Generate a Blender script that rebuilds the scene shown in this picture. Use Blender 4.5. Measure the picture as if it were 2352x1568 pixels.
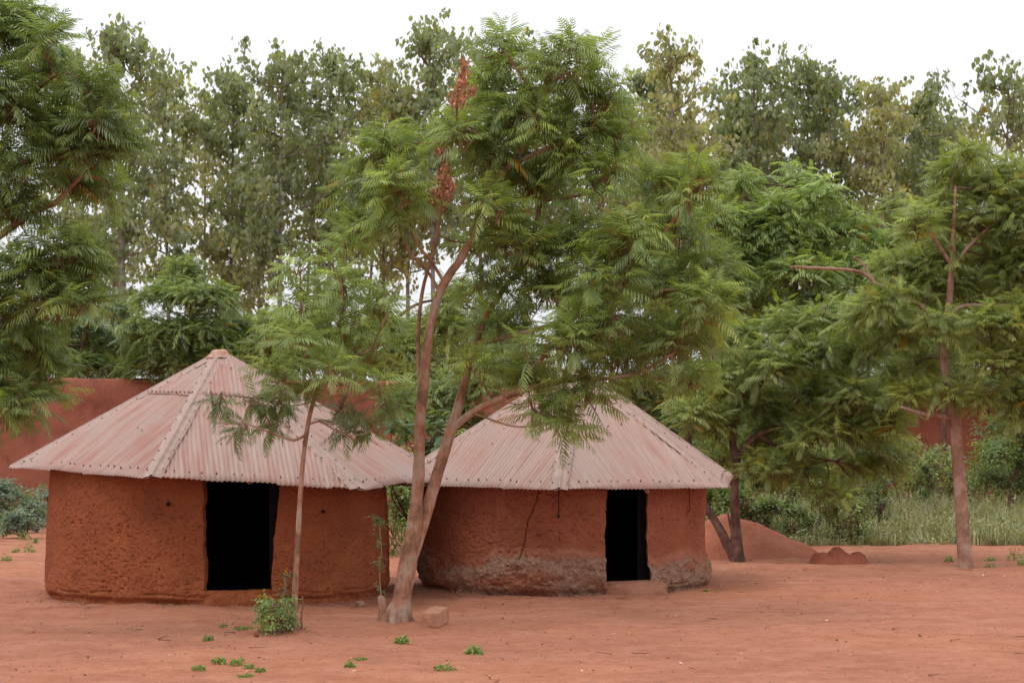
import bpy, math
import numpy as np
from mathutils import Vector

# ------------------------------------------------------------------ clearing
for o in list(bpy.data.objects):
    bpy.data.objects.remove(o, do_unlink=True)
scene = bpy.context.scene
COL = scene.collection
R = math.radians

# ------------------------------------------------------------------ camera
F, CX, HY, CAMH = 4100.0, 1176.0, 1000.0, 2.5      # focal length / optical centre / horizon on a 2352 x 1568 frame
cam_d = bpy.data.cameras.new("camera")
cam = bpy.data.objects.new("camera", cam_d); COL.objects.link(cam)
cam.location = (0, 0, CAMH); cam.rotation_euler = (R(90), 0, 0)
cam_d.sensor_width = 36.0
cam_d.lens = 36.0 * F / 2352.0
cam_d.shift_y = (HY - 784.0) / 2352.0
cam_d.clip_start = 0.1; cam_d.clip_end = 3000
cam_d.dof.use_dof = True; cam_d.dof.focus_distance = 26.0; cam_d.dof.aperture_fstop = 4.5
scene.camera = cam

# ------------------------------------------------------------------ sky, sun, exposure
SUN_DIR = Vector((-0.50, -0.34, 1.0)).normalized()          # towards the sun: behind the camera, to the left
sun_el = math.asin(SUN_DIR.z); sun_rot = math.atan2(SUN_DIR.x, SUN_DIR.y)
world = bpy.data.worlds.new("World"); scene.world = world; world.use_nodes = True
nt = world.node_tree; nt.nodes.clear()
sky = nt.nodes.new("ShaderNodeTexSky"); sky.sky_type = 'NISHITA'; sky.sun_disc = False
sky.sun_elevation = sun_el; sky.sun_rotation = sun_rot
sky.air_density = 1.0; sky.dust_density = 3.0; sky.ozone_density = 1.0
hs = nt.nodes.new("ShaderNodeHueSaturation"); hs.inputs["Saturation"].default_value = 0.22; hs.inputs["Value"].default_value = 1.0
bg = nt.nodes.new("ShaderNodeBackground"); bg.inputs["Strength"].default_value = 0.15
wo = nt.nodes.new("ShaderNodeOutputWorld")
cl = nt.nodes.new("ShaderNodeMix"); cl.data_type = 'RGBA'; cl.inputs[0].default_value = 0.80      # thin bright overcast in front of the clear sky
tc = nt.nodes.new("ShaderNodeTexCoord"); sx = nt.nodes.new("ShaderNodeSeparateXYZ"); nt.links.new(tc.outputs["Generated"], sx.inputs[0])
gr = nt.nodes.new("ShaderNodeMath"); gr.operation = 'MULTIPLY_ADD'; gr.use_clamp = False; gr.inputs[1].default_value = 5.2; gr.inputs[2].default_value = 5.85      # overcast: brighter overhead than at the horizon
mz = nt.nodes.new("ShaderNodeMath"); mz.operation = 'MAXIMUM'; mz.inputs[1].default_value = 0.0
nt.links.new(sx.outputs["Z"], mz.inputs[0]); nt.links.new(mz.outputs[0], gr.inputs[0])
cn = nt.nodes.new("ShaderNodeTexNoise"); cn.inputs["Scale"].default_value = 1.6; cn.inputs["Detail"].default_value = 3; nt.links.new(tc.outputs["Generated"], cn.inputs["Vector"])
cm = nt.nodes.new("ShaderNodeMapRange"); cm.inputs["From Min"].default_value = 0.3; cm.inputs["From Max"].default_value = 0.7; cm.inputs["To Min"].default_value = 0.93; cm.inputs["To Max"].default_value = 1.07
nt.links.new(cn.outputs["Fac"], cm.inputs["Value"])
gm = nt.nodes.new("ShaderNodeMath"); gm.operation = 'MULTIPLY'; nt.links.new(gr.outputs[0], gm.inputs[0]); nt.links.new(cm.outputs[0], gm.inputs[1])
cc = nt.nodes.new("ShaderNodeMix"); cc.data_type = 'RGBA'; cc.blend_type = 'MULTIPLY'; cc.inputs[0].default_value = 1.0; cc.inputs[7].default_value = (0.985, 1.0, 1.045, 1)
nt.links.new(gm.outputs[0], cc.inputs[6]); nt.links.new(cc.outputs[2], cl.inputs[7])
nt.links.new(sky.outputs[0], hs.inputs["Color"]); nt.links.new(hs.outputs[0], cl.inputs[6]); nt.links.new(cl.outputs[2], bg.inputs["Color"]); nt.links.new(bg.outputs[0], wo.inputs[0])
sd = bpy.data.lights.new("sun", 'SUN'); sd.energy = 0.8; sd.angle = R(22); sd.color = (1.0, 0.93, 0.83)
sun = bpy.data.objects.new("sun", sd); COL.objects.link(sun); sun.location = (-20, -20, 40)
sun.rotation_euler = SUN_DIR.to_track_quat('Z', 'Y').to_euler()
scene.view_settings.view_transform = 'Standard'; scene.view_settings.look = 'None'
scene.view_settings.gamma = 1.0; scene.view_settings.exposure = 0.15
scene.cycles.use_denoising = True; scene.cycles.max_bounces = 6; scene.cycles.diffuse_bounces = 3; scene.cycles.glossy_bounces = 2
scene.cycles.transmission_bounces = 4; scene.cycles.transparent_max_bounces = 4

# ------------------------------------------------------------------ helpers: numbers
rng = np.random.default_rng(7)
def hash3(ix, iy, iz, seed):
    h = (ix.astype(np.int64) * 374761393 + iy.astype(np.int64) * 668265263 + iz.astype(np.int64) * 2147483647 + seed * 1274126177) & 0xFFFFFFFF
    h = ((h ^ (h >> 13)) * 1274126177) & 0xFFFFFFFF
    h = ((h ^ (h >> 16)) * 2246822519) & 0xFFFFFFFF
    return ((h ^ (h >> 15)) & 0xFFFF) / 65535.0
def vnoise(x, y, z, seed=0):
    x, y, z = np.broadcast_arrays(np.asarray(x, float), np.asarray(y, float), np.asarray(z, float))
    ix, iy, iz = np.floor(x), np.floor(y), np.floor(z)
    fx, fy, fz = x - ix, y - iy, z - iz
    fx, fy, fz = [f * f * (3 - 2 * f) for f in (fx, fy, fz)]
    ix, iy, iz = ix.astype(np.int64), iy.astype(np.int64), iz.astype(np.int64)
    r = 0
    for dx in (0, 1):
        for dy in (0, 1):
            for dz in (0, 1):
                w = (fx if dx else 1 - fx) * (fy if dy else 1 - fy) * (fz if dz else 1 - fz)
                r = r + w * hash3(ix + dx, iy + dy, iz + dz, seed)
    return r * 2 - 1
def fbm(x, y, z, oct=4, seed=0, gain=0.5):
    a, f, r = 1.0, 1.0, 0
    for i in range(oct):
        r = r + a * vnoise(x * f, y * f, z * f, seed + i * 17); a *= gain; f *= 2.03
    return r
def sstep(a, b, x):
    t = np.clip((x - a) / (b - a), 0, 1); return t * t * (3 - 2 * t)
def P(px, py, D):                                   # a point at distance D along the ray the photo shows it on
    return np.array([(px - CX) * D / F, D, CAMH - (py - HY) * D / F])
HUT_A = np.array([-4.66, 28.5]); HUT_A_R = 2.66
HUT_B = np.array([0.86, 30.15]); HUT_B_R = 2.40
def gz(x, y):                                       # ground height
    x = np.asarray(x, float); y = np.asarray(y, float)
    near = np.exp(-np.maximum(0, y - 60) / 40.0)
    h = 0.065 * fbm(x / 5.0, y / 5.0, 0.3, 3, 3) * near + 0.012 * fbm(x / 0.9, y / 1.3, 1.7, 3, 5) * near
    for c, r in ((HUT_A, HUT_A_R), (HUT_B, HUT_B_R)):
        d = np.hypot(x - c[0], y - c[1])
        h = h + 0.04 * np.exp(-np.clip((d - r) / 0.55, 0, 9) ** 2)
    h = h + 0.10 * np.exp(-(((x - 5.2) / 3.2) ** 2 + ((y - 33.6) / 0.9) ** 2))      # low swell under the right-hand trees
    for tx, ty in ((-1.55, 24.0), (-2.9, 23.1)):
        h = h + 0.06 * np.exp(-((x - tx) ** 2 + (y - ty) ** 2) / 0.35)
    return h
def G(px, py):                                      # point on the ground under that picture point
    D = F * CAMH / (py - HY)
    for _ in range(4):
        z = float(gz((px - CX) * D / F, D)); D = F * (CAMH - z) / (py - HY)
    return np.array([(px - CX) * D / F, D, float(gz((px - CX) * D / F, D))])

# ------------------------------------------------------------------ helpers: meshes
class MB:
    """collects quads and triangles and links them as ONE mesh object"""
    def __init__(s): s.V = []; s.Q = []; s.T = []; s.C = []; s.QM = []; s.TM = []; s.UV = []; s.n = 0
    def add(s, V, Q=None, T=None, col=None, mat=0, uv=None):
        V = np.asarray(V, float).reshape(-1, 3)
        if Q is not None and len(Q):
            Q = np.asarray(Q, int).reshape(-1, 4); s.Q.append(Q + s.n); s.QM.append(np.full(len(Q), mat))
        if T is not None and len(T):
            T = np.asarray(T, int).reshape(-1, 3); s.T.append(T + s.n); s.TM.append(np.full(len(T), mat))
        s.V.append(V); s.n += len(V)
        c = np.ones((len(V), 3)) * 0.5 if col is None else np.broadcast_to(np.asarray(col, float), (len(V), 3))
        s.C.append(c); s.UV.append(np.zeros((len(V), 2)) if uv is None else np.asarray(uv, float))
        return s
    def merge(s, o, mat):
        for V, C, U in zip(o.V, o.C, o.UV): s.V.append(V); s.C.append(C); s.UV.append(U)
        for q in o.Q: s.Q.append(q + s.n); s.QM.append(np.full(len(q), mat))
        for q in o.T: s.T.append(q + s.n); s.TM.append(np.full(len(q), mat))
        s.n += o.n; return s
    def build(s, name, mats, parent=None, smooth=True, origin=None):
        V = np.concatenate(s.V); o = np.zeros(3) if origin is None else np.asarray(origin, float)
        V = V - o
        Q = np.concatenate(s.Q) if s.Q else np.zeros((0, 4), int); T = np.concatenate(s.T) if s.T else np.zeros((0, 3), int)
        me = bpy.data.meshes.new(name)
        me.vertices.add(len(V)); me.vertices.foreach_set("co", V.astype(np.float32).ravel())
        nl = Q.size + T.size
        me.loops.add(nl); me.loops.foreach_set("vertex_index", np.concatenate([Q.ravel(), T.ravel()]).astype(np.int32))
        me.polygons.add(len(Q) + len(T))
        st = np.concatenate([np.arange(len(Q)) * 4, Q.size + np.arange(len(T)) * 3]).astype(np.int32)
        me.polygons.foreach_set("loop_start", st)
        mi = np.concatenate(s.QM + s.TM).astype(np.int32)
        me.polygons.foreach_set("material_index", mi)
        me.polygons.foreach_set("use_smooth", np.full(len(mi), bool(smooth)))
        C = np.concatenate(s.C); a = me.attributes.new("tint", 'FLOAT_COLOR', 'POINT')
        a.data.foreach_set("color", np.c_[C, np.ones(len(C))].astype(np.float32).ravel())
        uv = np.concatenate(s.UV)
        if np.any(uv):
            b = me.attributes.new("flow", 'FLOAT_VECTOR', 'POINT')
            b.data.foreach_set("vector", np.c_[uv, np.zeros(len(uv))].astype(np.float32).ravel())
        me.update(calc_edges=True); me.validate()
        for m in (mats if isinstance(mats, (list, tuple)) else [mats]): me.materials.append(m)
        ob = bpy.data.objects.new(name, me); COL.objects.link(ob)
        if parent is not None:
            ob.parent = parent
            # children keep their world place: the parent carries only a translation
            base = Vector((0, 0, 0)); p = parent
            while p is not None: base += Vector(p.location); p = p.parent
            ob.location = Vector(o) - base
        else:
            ob.location = o
        return ob
def tag(o, label=None, cat=None, group=None, kind=None):
    if label: o["label"] = label
    if cat: o["category"] = cat
    if group: o["group"] = group
    if kind: o["kind"] = kind
    return o
def thing(name, loc, label, cat, group=None):
    o = bpy.data.objects.new(name, None); COL.objects.link(o)
    o.location = Vector(loc); o.empty_display_size = 0.3
    return tag(o, label, cat, group)
def spline(pts, n=8):
    p = np.asarray(pts, float); k = len(p)
    if k < 3:
        t = np.linspace(0, 1, n + 1)[:, None]; return p[0] * (1 - t) + p[1] * t
    q = np.vstack([2 * p[0] - p[1], p, 2 * p[-1] - p[-2]]); out = []
    for i in range(k - 1):
        a, b, c, d = q[i], q[i + 1], q[i + 2], q[i + 3]
        for t in np.linspace(0, 1, n, endpoint=False):
            out.append(0.5 * (2 * b + (c - a) * t + (2 * a - 5 * b + 4 * c - d) * t * t + (3 * b - a - 3 * c + d) * t ** 3))
    out.append(p[-1]); return np.array(out)
def tube(mb, pts, radii, seg=10, n=6, lump=0.0, seed=0, mat=0, col=None, cap=True):
    """tapering limb through pts; radii per given point"""
    C = spline(pts, n); rp = np.interp(np.linspace(0, 1, len(C)), np.linspace(0, 1, len(radii)), radii)
    d = np.gradient(C, axis=0); d /= np.linalg.norm(d, axis=1)[:, None] + 1e-9
    ref = np.array([0.31, 0.95, 0.05]); N = np.cross(d, ref); N /= np.linalg.norm(N, axis=1)[:, None] + 1e-9
    B = np.cross(d, N); a = np.linspace(0, 2 * math.pi, seg, endpoint=False)
    V = C[:, None, :] + rp[:, None, None] * (np.cos(a)[None, :, None] * N[:, None, :] + np.sin(a)[None, :, None] * B[:, None, :])
    if lump:
        nz = fbm(V[..., 0] * 9, V[..., 1] * 9, V[..., 2] * 3.5, 3, seed)
        V = C[:, None, :] + (V - C[:, None, :]) * (1 + lump * nz)[..., None]
    m = len(C); i = np.arange(m - 1)[:, None]; j = np.arange(seg)[None, :]
    Q = np.stack([i * seg + j, i * seg + (j + 1) % seg, (i + 1) * seg + (j + 1) % seg, (i + 1) * seg + j], -1).reshape(-1, 4)
    V = V.reshape(-1, 3); T = []
    if cap:
        V = np.vstack([V, C[-1] + d[-1] * rp[-1] * 0.6]); e = len(V) - 1; b = (m - 1) * seg
        T = [(b + k, b + (k + 1) % seg, e) for k in range(seg)]
    mb.add(V, Q, T, mat=mat, col=col)
def grid_quads(nu, nv):
    i = np.arange(nu - 1)[:, None]; j = np.arange(nv - 1)[None, :]
    return np.stack([i * nv + j, (i + 1) * nv + j, (i + 1) * nv + j + 1, i * nv + j + 1], -1)

# ------------------------------------------------------------------ helpers: materials
def newmat(name, rough=0.9, spec=0.2):
    m = bpy.data.materials.new(name); m.use_nodes = True; t = m.node_tree; t.nodes.clear()
    out = t.nodes.new("ShaderNodeOutputMaterial"); b = t.nodes.new("ShaderNodeBsdfPrincipled")
    b.inputs["Roughness"].default_value = rough; b.inputs["Specular IOR Level"].default_value = spec
    t.links.new(b.outputs[0], out.inputs["Surface"]); return m, t, b, out
def N(t, kind, **kw):
    n = t.nodes.new(kind)
    for k, v in kw.items():
        if hasattr(n, k): setattr(n, k, v)
        else: n.inputs[k].default_value = v
    return n
def coords(t, kind="Object", scale=(1, 1, 1)):
    c = t.nodes.new("ShaderNodeTexCoord"); m = t.nodes.new("ShaderNodeMapping"); m.inputs["Scale"].default_value = scale
    t.links.new(c.outputs[kind], m.inputs[0]); return m.outputs[0]
def noise(t, vec, scale, detail=4, rough=0.55):
    n = N(t, "ShaderNodeTexNoise"); n.inputs["Scale"].default_value = scale; n.inputs["Detail"].default_value = detail
    n.inputs["Roughness"].default_value = rough; t.links.new(vec, n.inputs["Vector"]); return n.outputs["Fac"]
def ramp(t, fac, stops):
    r = t.nodes.new("ShaderNodeValToRGB"); e = r.color_ramp.elements
    while len(e) < len(stops): e.new(0.5)
    for el, (p, c) in zip(e, stops): el.position = p; el.color = (*c, 1) if len(c) == 3 else c
    t.links.new(fac, r.inputs[0]); return r.outputs[0]
def mix(t, fac, a, b, mode='MIX'):
    m = t.nodes.new("ShaderNodeMix"); m.data_type = 'RGBA'; m.blend_type = mode
    for s, v in ((m.inputs[0], fac), (m.inputs[6], a), (m.inputs[7], b)):
        if hasattr(v, "type") and hasattr(v, "links"): t.links.new(v, s)
        elif isinstance(v, (int, float)): s.default_value = v
        else: s.default_value = (*v, 1)
    return m.outputs[2]
def bump(t, b, h, strength=0.5, dist=0.02, prev=None):
    n = t.nodes.new("ShaderNodeBump"); n.inputs["Strength"].default_value = strength; n.inputs["Distance"].default_value = dist
    t.links.new(h, n.inputs["Height"])
    if prev is not None: t.links.new(prev, n.inputs["Normal"])
    t.links.new(n.outputs[0], b.inputs["Normal"]); return n.outputs[0]
def math_node(t, op, a, b=None):
    n = t.nodes.new("ShaderNodeMath"); n.operation = op
    for s, v in ((n.inputs[0], a), (n.inputs[1], b)):
        if v is None: continue
        if isinstance(v, (int, float)): s.default_value = v
        else: t.links.new(v, s)
    return n.outputs[0]

def ground_mat():
    m, t, b, _ = newmat("red_earth", 0.95, 0.1)
    c = coords(t); cs = coords(t, scale=(0.7, 1.3, 1))
    big = noise(t, c, 0.20, 4); st = noise(t, cs, 1.3, 7, 0.66); mid = noise(t, c, 5.0, 6, 0.7); fine = noise(t, c, 34, 4, 0.7); grit = noise(t, c, 70, 2)
    col = ramp(t, big, [(0.34, (0.341, 0.141, 0.085)), (0.5, (0.399, 0.167, 0.103)), (0.66, (0.441, 0.173, 0.090))])
    dark = ramp(t, st, [(0.36, (0.291, 0.114, 0.068)), (0.5, (0.399, 0.165, 0.100)), (0.64, (0.458, 0.216, 0.140))])
    col = mix(t, 0.5, col, dark)
    col = mix(t, 0.6, col, ramp(t, mid, [(0.32, (0.72, 0.68, 0.66)), (0.5, (1, 1, 1)), (0.7, (1.12, 1.14, 1.16))]), 'MULTIPLY')
    col = mix(t, 0.7, col, ramp(t, fine, [(0.34, (0.68, 0.64, 0.62)), (0.5, (1, 1, 1)), (0.7, (1.15, 1.17, 1.18))]), 'MULTIPLY')
    spk = ramp(t, grit, [(0.68, (0, 0, 0)), (0.76, (1, 1, 1))])
    col = mix(t, math_node(t, 'MULTIPLY', spk, 0.5), col, (0.208, 0.082, 0.046))
    t.links.new(col, b.inputs["Base Color"])
    h = math_node(t, 'ADD', math_node(t, 'MULTIPLY', mid, 1.0), math_node(t, 'MULTIPLY', fine, 0.4))
    bump(t, b, h, 0.6, 0.03); return m
def mud_mat(name, base, light, dark, band=None):
    m, t, b, _ = newmat(name, 0.95, 0.08)
    c = coords(t); n1 = noise(t, c, 1.3, 5); n2 = noise(t, c, 24, 7, 0.68); n3 = noise(t, c, 85, 4)
    col = ramp(t, n1, [(0.3, dark), (0.5, base), (0.72, light)])
    fl = ramp(t, n2, [(0.3, (0.55, 0.5, 0.5)), (0.5, (1, 1, 1)), (0.75, (1.12, 1.08, 1.05))])  # noise lows darkened in the colour to read as shaded pits
    col = mix(t, 0.8, col, fl, 'MULTIPLY')
    if band:                                                   # grey-brown eroded, lichen-stained foot of the wall
        a = N(t, "ShaderNodeAttribute", attribute_name="tint"); sp = N(t, "ShaderNodeSeparateColor")
        t.links.new(a.outputs["Color"], sp.inputs[0])
        g = ramp(t, n2, [(0.3, (0.15, 0.085, 0.055)), (0.5, (0.29, 0.168, 0.115)), (0.7, (0.42, 0.255, 0.180))])
        col = mix(t, sp.outputs[0], col, g)
        col = mix(t, sp.outputs[1], col, (0.42, 0.19, 0.12))
    t.links.new(col, b.inputs["Base Color"])
    h = math_node(t, 'ADD', n2, math_node(t, 'MULTIPLY', n3, 0.35)); bump(t, b, h, 0.75, 0.022); return m
def plain(name, color, rough=0.9, var=0.25, scale=12, bmp=0.3, spec=0.2):
    m, t, b, _ = newmat(name, rough, spec); c = coords(t); n = noise(t, c, scale, 4)
    col = ramp(t, n, [(0.3, tuple(x * (1 - var) for x in color)), (0.7, tuple(min(1, x * (1 + var)) for x in color))])
    t.links.new(col, b.inputs["Base Color"])
    if bmp: bump(t, b, n, bmp, 0.02)
    return m
def roof_mat(name, red):
    m, t, b, _ = newmat(name, 0.62, 0.3)
    a = N(t, "ShaderNodeAttribute", attribute_name="flow")
    mp = N(t, "ShaderNodeMapping"); mp.inputs["Scale"].default_value = (6.0, 0.55, 1); t.links.new(a.outputs["Vector"], mp.inputs[0])
    mp2 = N(t, "ShaderNodeMapping"); mp2.inputs["Scale"].default_value = (15.0, 1.0, 1); t.links.new(a.outputs["Vector"], mp2.inputs[0])
    big = noise(t, a.outputs["Vector"], 0.8, 3); st = noise(t, mp.outputs[0], 1.0, 5, 0.6); st2 = noise(t, mp2.outputs[0], 1.0, 4)
    col = ramp(t, st2, [(0.3, (0.345, 0.208, 0.168)), (0.5, (0.405, 0.270, 0.222)), (0.7, (0.435, 0.312, 0.264))])
    grey = ramp(t, big, [(0.45, (0, 0, 0)), (0.7, (1, 1, 1))])
    col = mix(t, math_node(t, 'MULTIPLY', grey, 0.5), col, (0.36, 0.295, 0.275))
    rs = ramp(t, st, [(0.45, (0, 0, 0)), (0.66, (1, 1, 1))])
    rb = ramp(t, big, [(0.35, (1, 1, 1)), (0.62, (0.15, 0.15, 0.15))])
    col = mix(t, math_node(t, 'MULTIPLY', math_node(t, 'MULTIPLY', rs, rb), red), col, (0.36, 0.125, 0.095))
    t.links.new(col, b.inputs["Base Color"]); b.inputs["Metallic"].default_value = 0.0
    bump(t, b, st2, 0.15, 0.01); return m
def leaf_mat(name, gloss=0.38, spec=0.45, trans=0.40):
    m, t, b, out = newmat(name, gloss, spec)
    a = N(t, "ShaderNodeAttribute", attribute_name="tint"); t.links.new(a.outputs["Color"], b.inputs["Base Color"])
    tr = N(t, "ShaderNodeBsdfTranslucent"); y = mix(t, 1.0, a.outputs["Color"], (1.25, 1.35, 0.5), 'MULTIPLY'); t.links.new(y, tr.inputs["Color"])
    mx = N(t, "ShaderNodeMixShader"); mx.inputs[0].default_value = trans
    t.links.new(b.outputs[0], mx.inputs[1]); t.links.new(tr.outputs[0], mx.inputs[2]); t.links.new(mx.outputs[0], out.inputs["Surface"]); return m
def bark_mat(name, c1, c2, c3):
    m, t, b, _ = newmat(name, 0.9, 0.15); c = coords(t, scale=(1, 1, 0.3)); c0 = coords(t)
    n = noise(t, c, 22, 5, 0.65); n2 = noise(t, c0, 3.5, 4)
    col = ramp(t, n2, [(0.40, c1), (0.50, c2), (0.60, c3)])
    col = mix(t, 0.75, col, ramp(t, n, [(0.3, (0.5, 0.48, 0.46)), (0.55, (1, 1, 1))]), 'MULTIPLY')
    t.links.new(col, b.inputs["Base Color"]); bump(t, b, n, 1.0, 0.03); return m

M_GROUND = ground_mat()
M_MUD_A = mud_mat("mud_wall_plain", (0.295, 0.093, 0.042), (0.350, 0.115, 0.050), (0.240, 0.077, 0.038))
M_MUD_B = mud_mat("mud_wall_stained", (0.31, 0.104, 0.058), (0.37, 0.130, 0.072), (0.26, 0.086, 0.048), band=True)
M_INNER_DARK = plain("inner_dark_mud", (0.018, 0.013, 0.012), 0.95, 0.3, 5)  # near-black base colour paints the darkness seen through the doorways
M_COMPOUND = mud_mat("compound_wall_mud", (0.33, 0.118, 0.075), (0.37, 0.138, 0.086), (0.23, 0.085, 0.056))
M_ROOF_A = roof_mat("faded_red_sheet", 0.85); M_ROOF_B = roof_mat("faded_pink_sheet", 0.45)
M_RIDGE = plain("ridge_flashing", (0.39, 0.268, 0.225), 0.6, 0.16, 7, 0.1, 0.3)
M_CAP = plain("rusty_cap", (0.43, 0.25, 0.19), 0.8, 0.3, 12)
M_NAIL = plain("nail_metal", (0.16, 0.11, 0.095), 0.6, 0.3, 30, 0)
M_WOOD = plain("weathered_pole", (0.26, 0.14, 0.09), 0.9, 0.35, 20)
M_CORD = plain("dark_cord", (0.04, 0.025, 0.02), 0.9, 0.2, 30, 0)
M_HOLE = plain("peg_hole_dark", (0.03, 0.012, 0.008), 0.95, 0.2, 30, 0)  # near-black colour paints the shade inside a peg hole
M_LEAF = leaf_mat("neem_leaf"); M_TEAK = leaf_mat("broad_leaf", 0.5, 0.35, 0.50); M_DRY = leaf_mat("dry_leaf", 0.8, 0.1, 0.2)
M_GRASS = leaf_mat("grass_blade", 0.7, 0.2, 0.3)
M_BARK = bark_mat("neem_bark", (0.25, 0.138, 0.090), (0.42, 0.212, 0.132), (0.43, 0.295, 0.220))
M_BARK_R = bark_mat("pale_neem_bark", (0.30, 0.165, 0.115), (0.38, 0.22, 0.16), (0.42, 0.28, 0.22))
M_BARK_D = bark_mat("dark_neem_bark", (0.12, 0.065, 0.05), (0.18, 0.095, 0.07), (0.24, 0.14, 0.11))
M_BARK_G = bark_mat("grey_teak_bark", (0.20, 0.16, 0.14), (0.29, 0.235, 0.20), (0.36, 0.30, 0.26))
M_BRICK = plain("clay_block", (0.44, 0.22, 0.14), 0.95, 0.2, 9, 0.6)
M_MOUND = mud_mat("mound_earth", (0.40, 0.145, 0.085), (0.46, 0.18, 0.11), (0.33, 0.115, 0.07))
M_CLAY = mud_mat("clay_heap", (0.27, 0.085, 0.05), (0.33, 0.11, 0.065), (0.20, 0.065, 0.04))
M_STONE = plain("dusty_stone", (0.34, 0.20, 0.14), 0.9, 0.3, 14, 0.6)
M_LITTER = leaf_mat("fallen_leaf", 0.8, 0.1, 0.1)

# ------------------------------------------------------------------ ground: one sheet to the horizon
def axis(lo, hi, dense_lo, dense_hi, step, growth=1.09):
    v = list(np.arange(dense_lo, dense_hi, step)); s, x = step, v[-1]
    while x < hi: s *= growth; x += s; v.append(x)
    s, x, left = step, dense_lo, []
    while x > lo: s *= growth; x -= s; left.append(x)
    return np.array(left[::-1] + v)
def ground():
    xs = axis(-900, 900, -11, 12, 0.055); ys = axis(-300, 1400, 15.5, 42, 0.055)
    X, Y = np.meshgrid(xs, ys, indexing='ij'); Z = gz(X, Y)
    Z = Z + (0.016 * fbm(X / 0.30, Y / 0.40, 4.1, 3, 21)) * np.exp(-np.maximum(0, Y - 45) / 8.0)
    rg = np.random.default_rng(17)                                   # trodden dents
    for _ in range(900):
        y = 16 + 22 * rg.random() ** .8; x = rg.uniform(-.3, .3) * y; a = rg.uniform(0, 3.14); i0, i1 = np.searchsorted(xs, [x - .4, x + .4]); j0, j1 = np.searchsorted(ys, [y - .4, y + .4])
        dx, dy = X[i0:i1, j0:j1] - x, Y[i0:i1, j0:j1] - y; u = dx * math.cos(a) + dy * math.sin(a); v = -dx * math.sin(a) + dy * math.cos(a)
        q = (u / .13) ** 2 + (v / .06) ** 2; Z[i0:i1, j0:j1] += rg.uniform(.5, 1.2) * (-.016 * np.exp(-q) + .008 * np.exp(-(np.sqrt(q) - 1.6) ** 2 * 3))
    mb = MB(); mb.add(np.stack([X, Y, Z], -1), grid_quads(len(xs), len(ys)).reshape(-1, 4))
    tag(mb.build("ground", M_GROUND), "bare red earth yard, swept and slightly uneven, reaching back to the wall", "ground", kind="structure")
ground()

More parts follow.
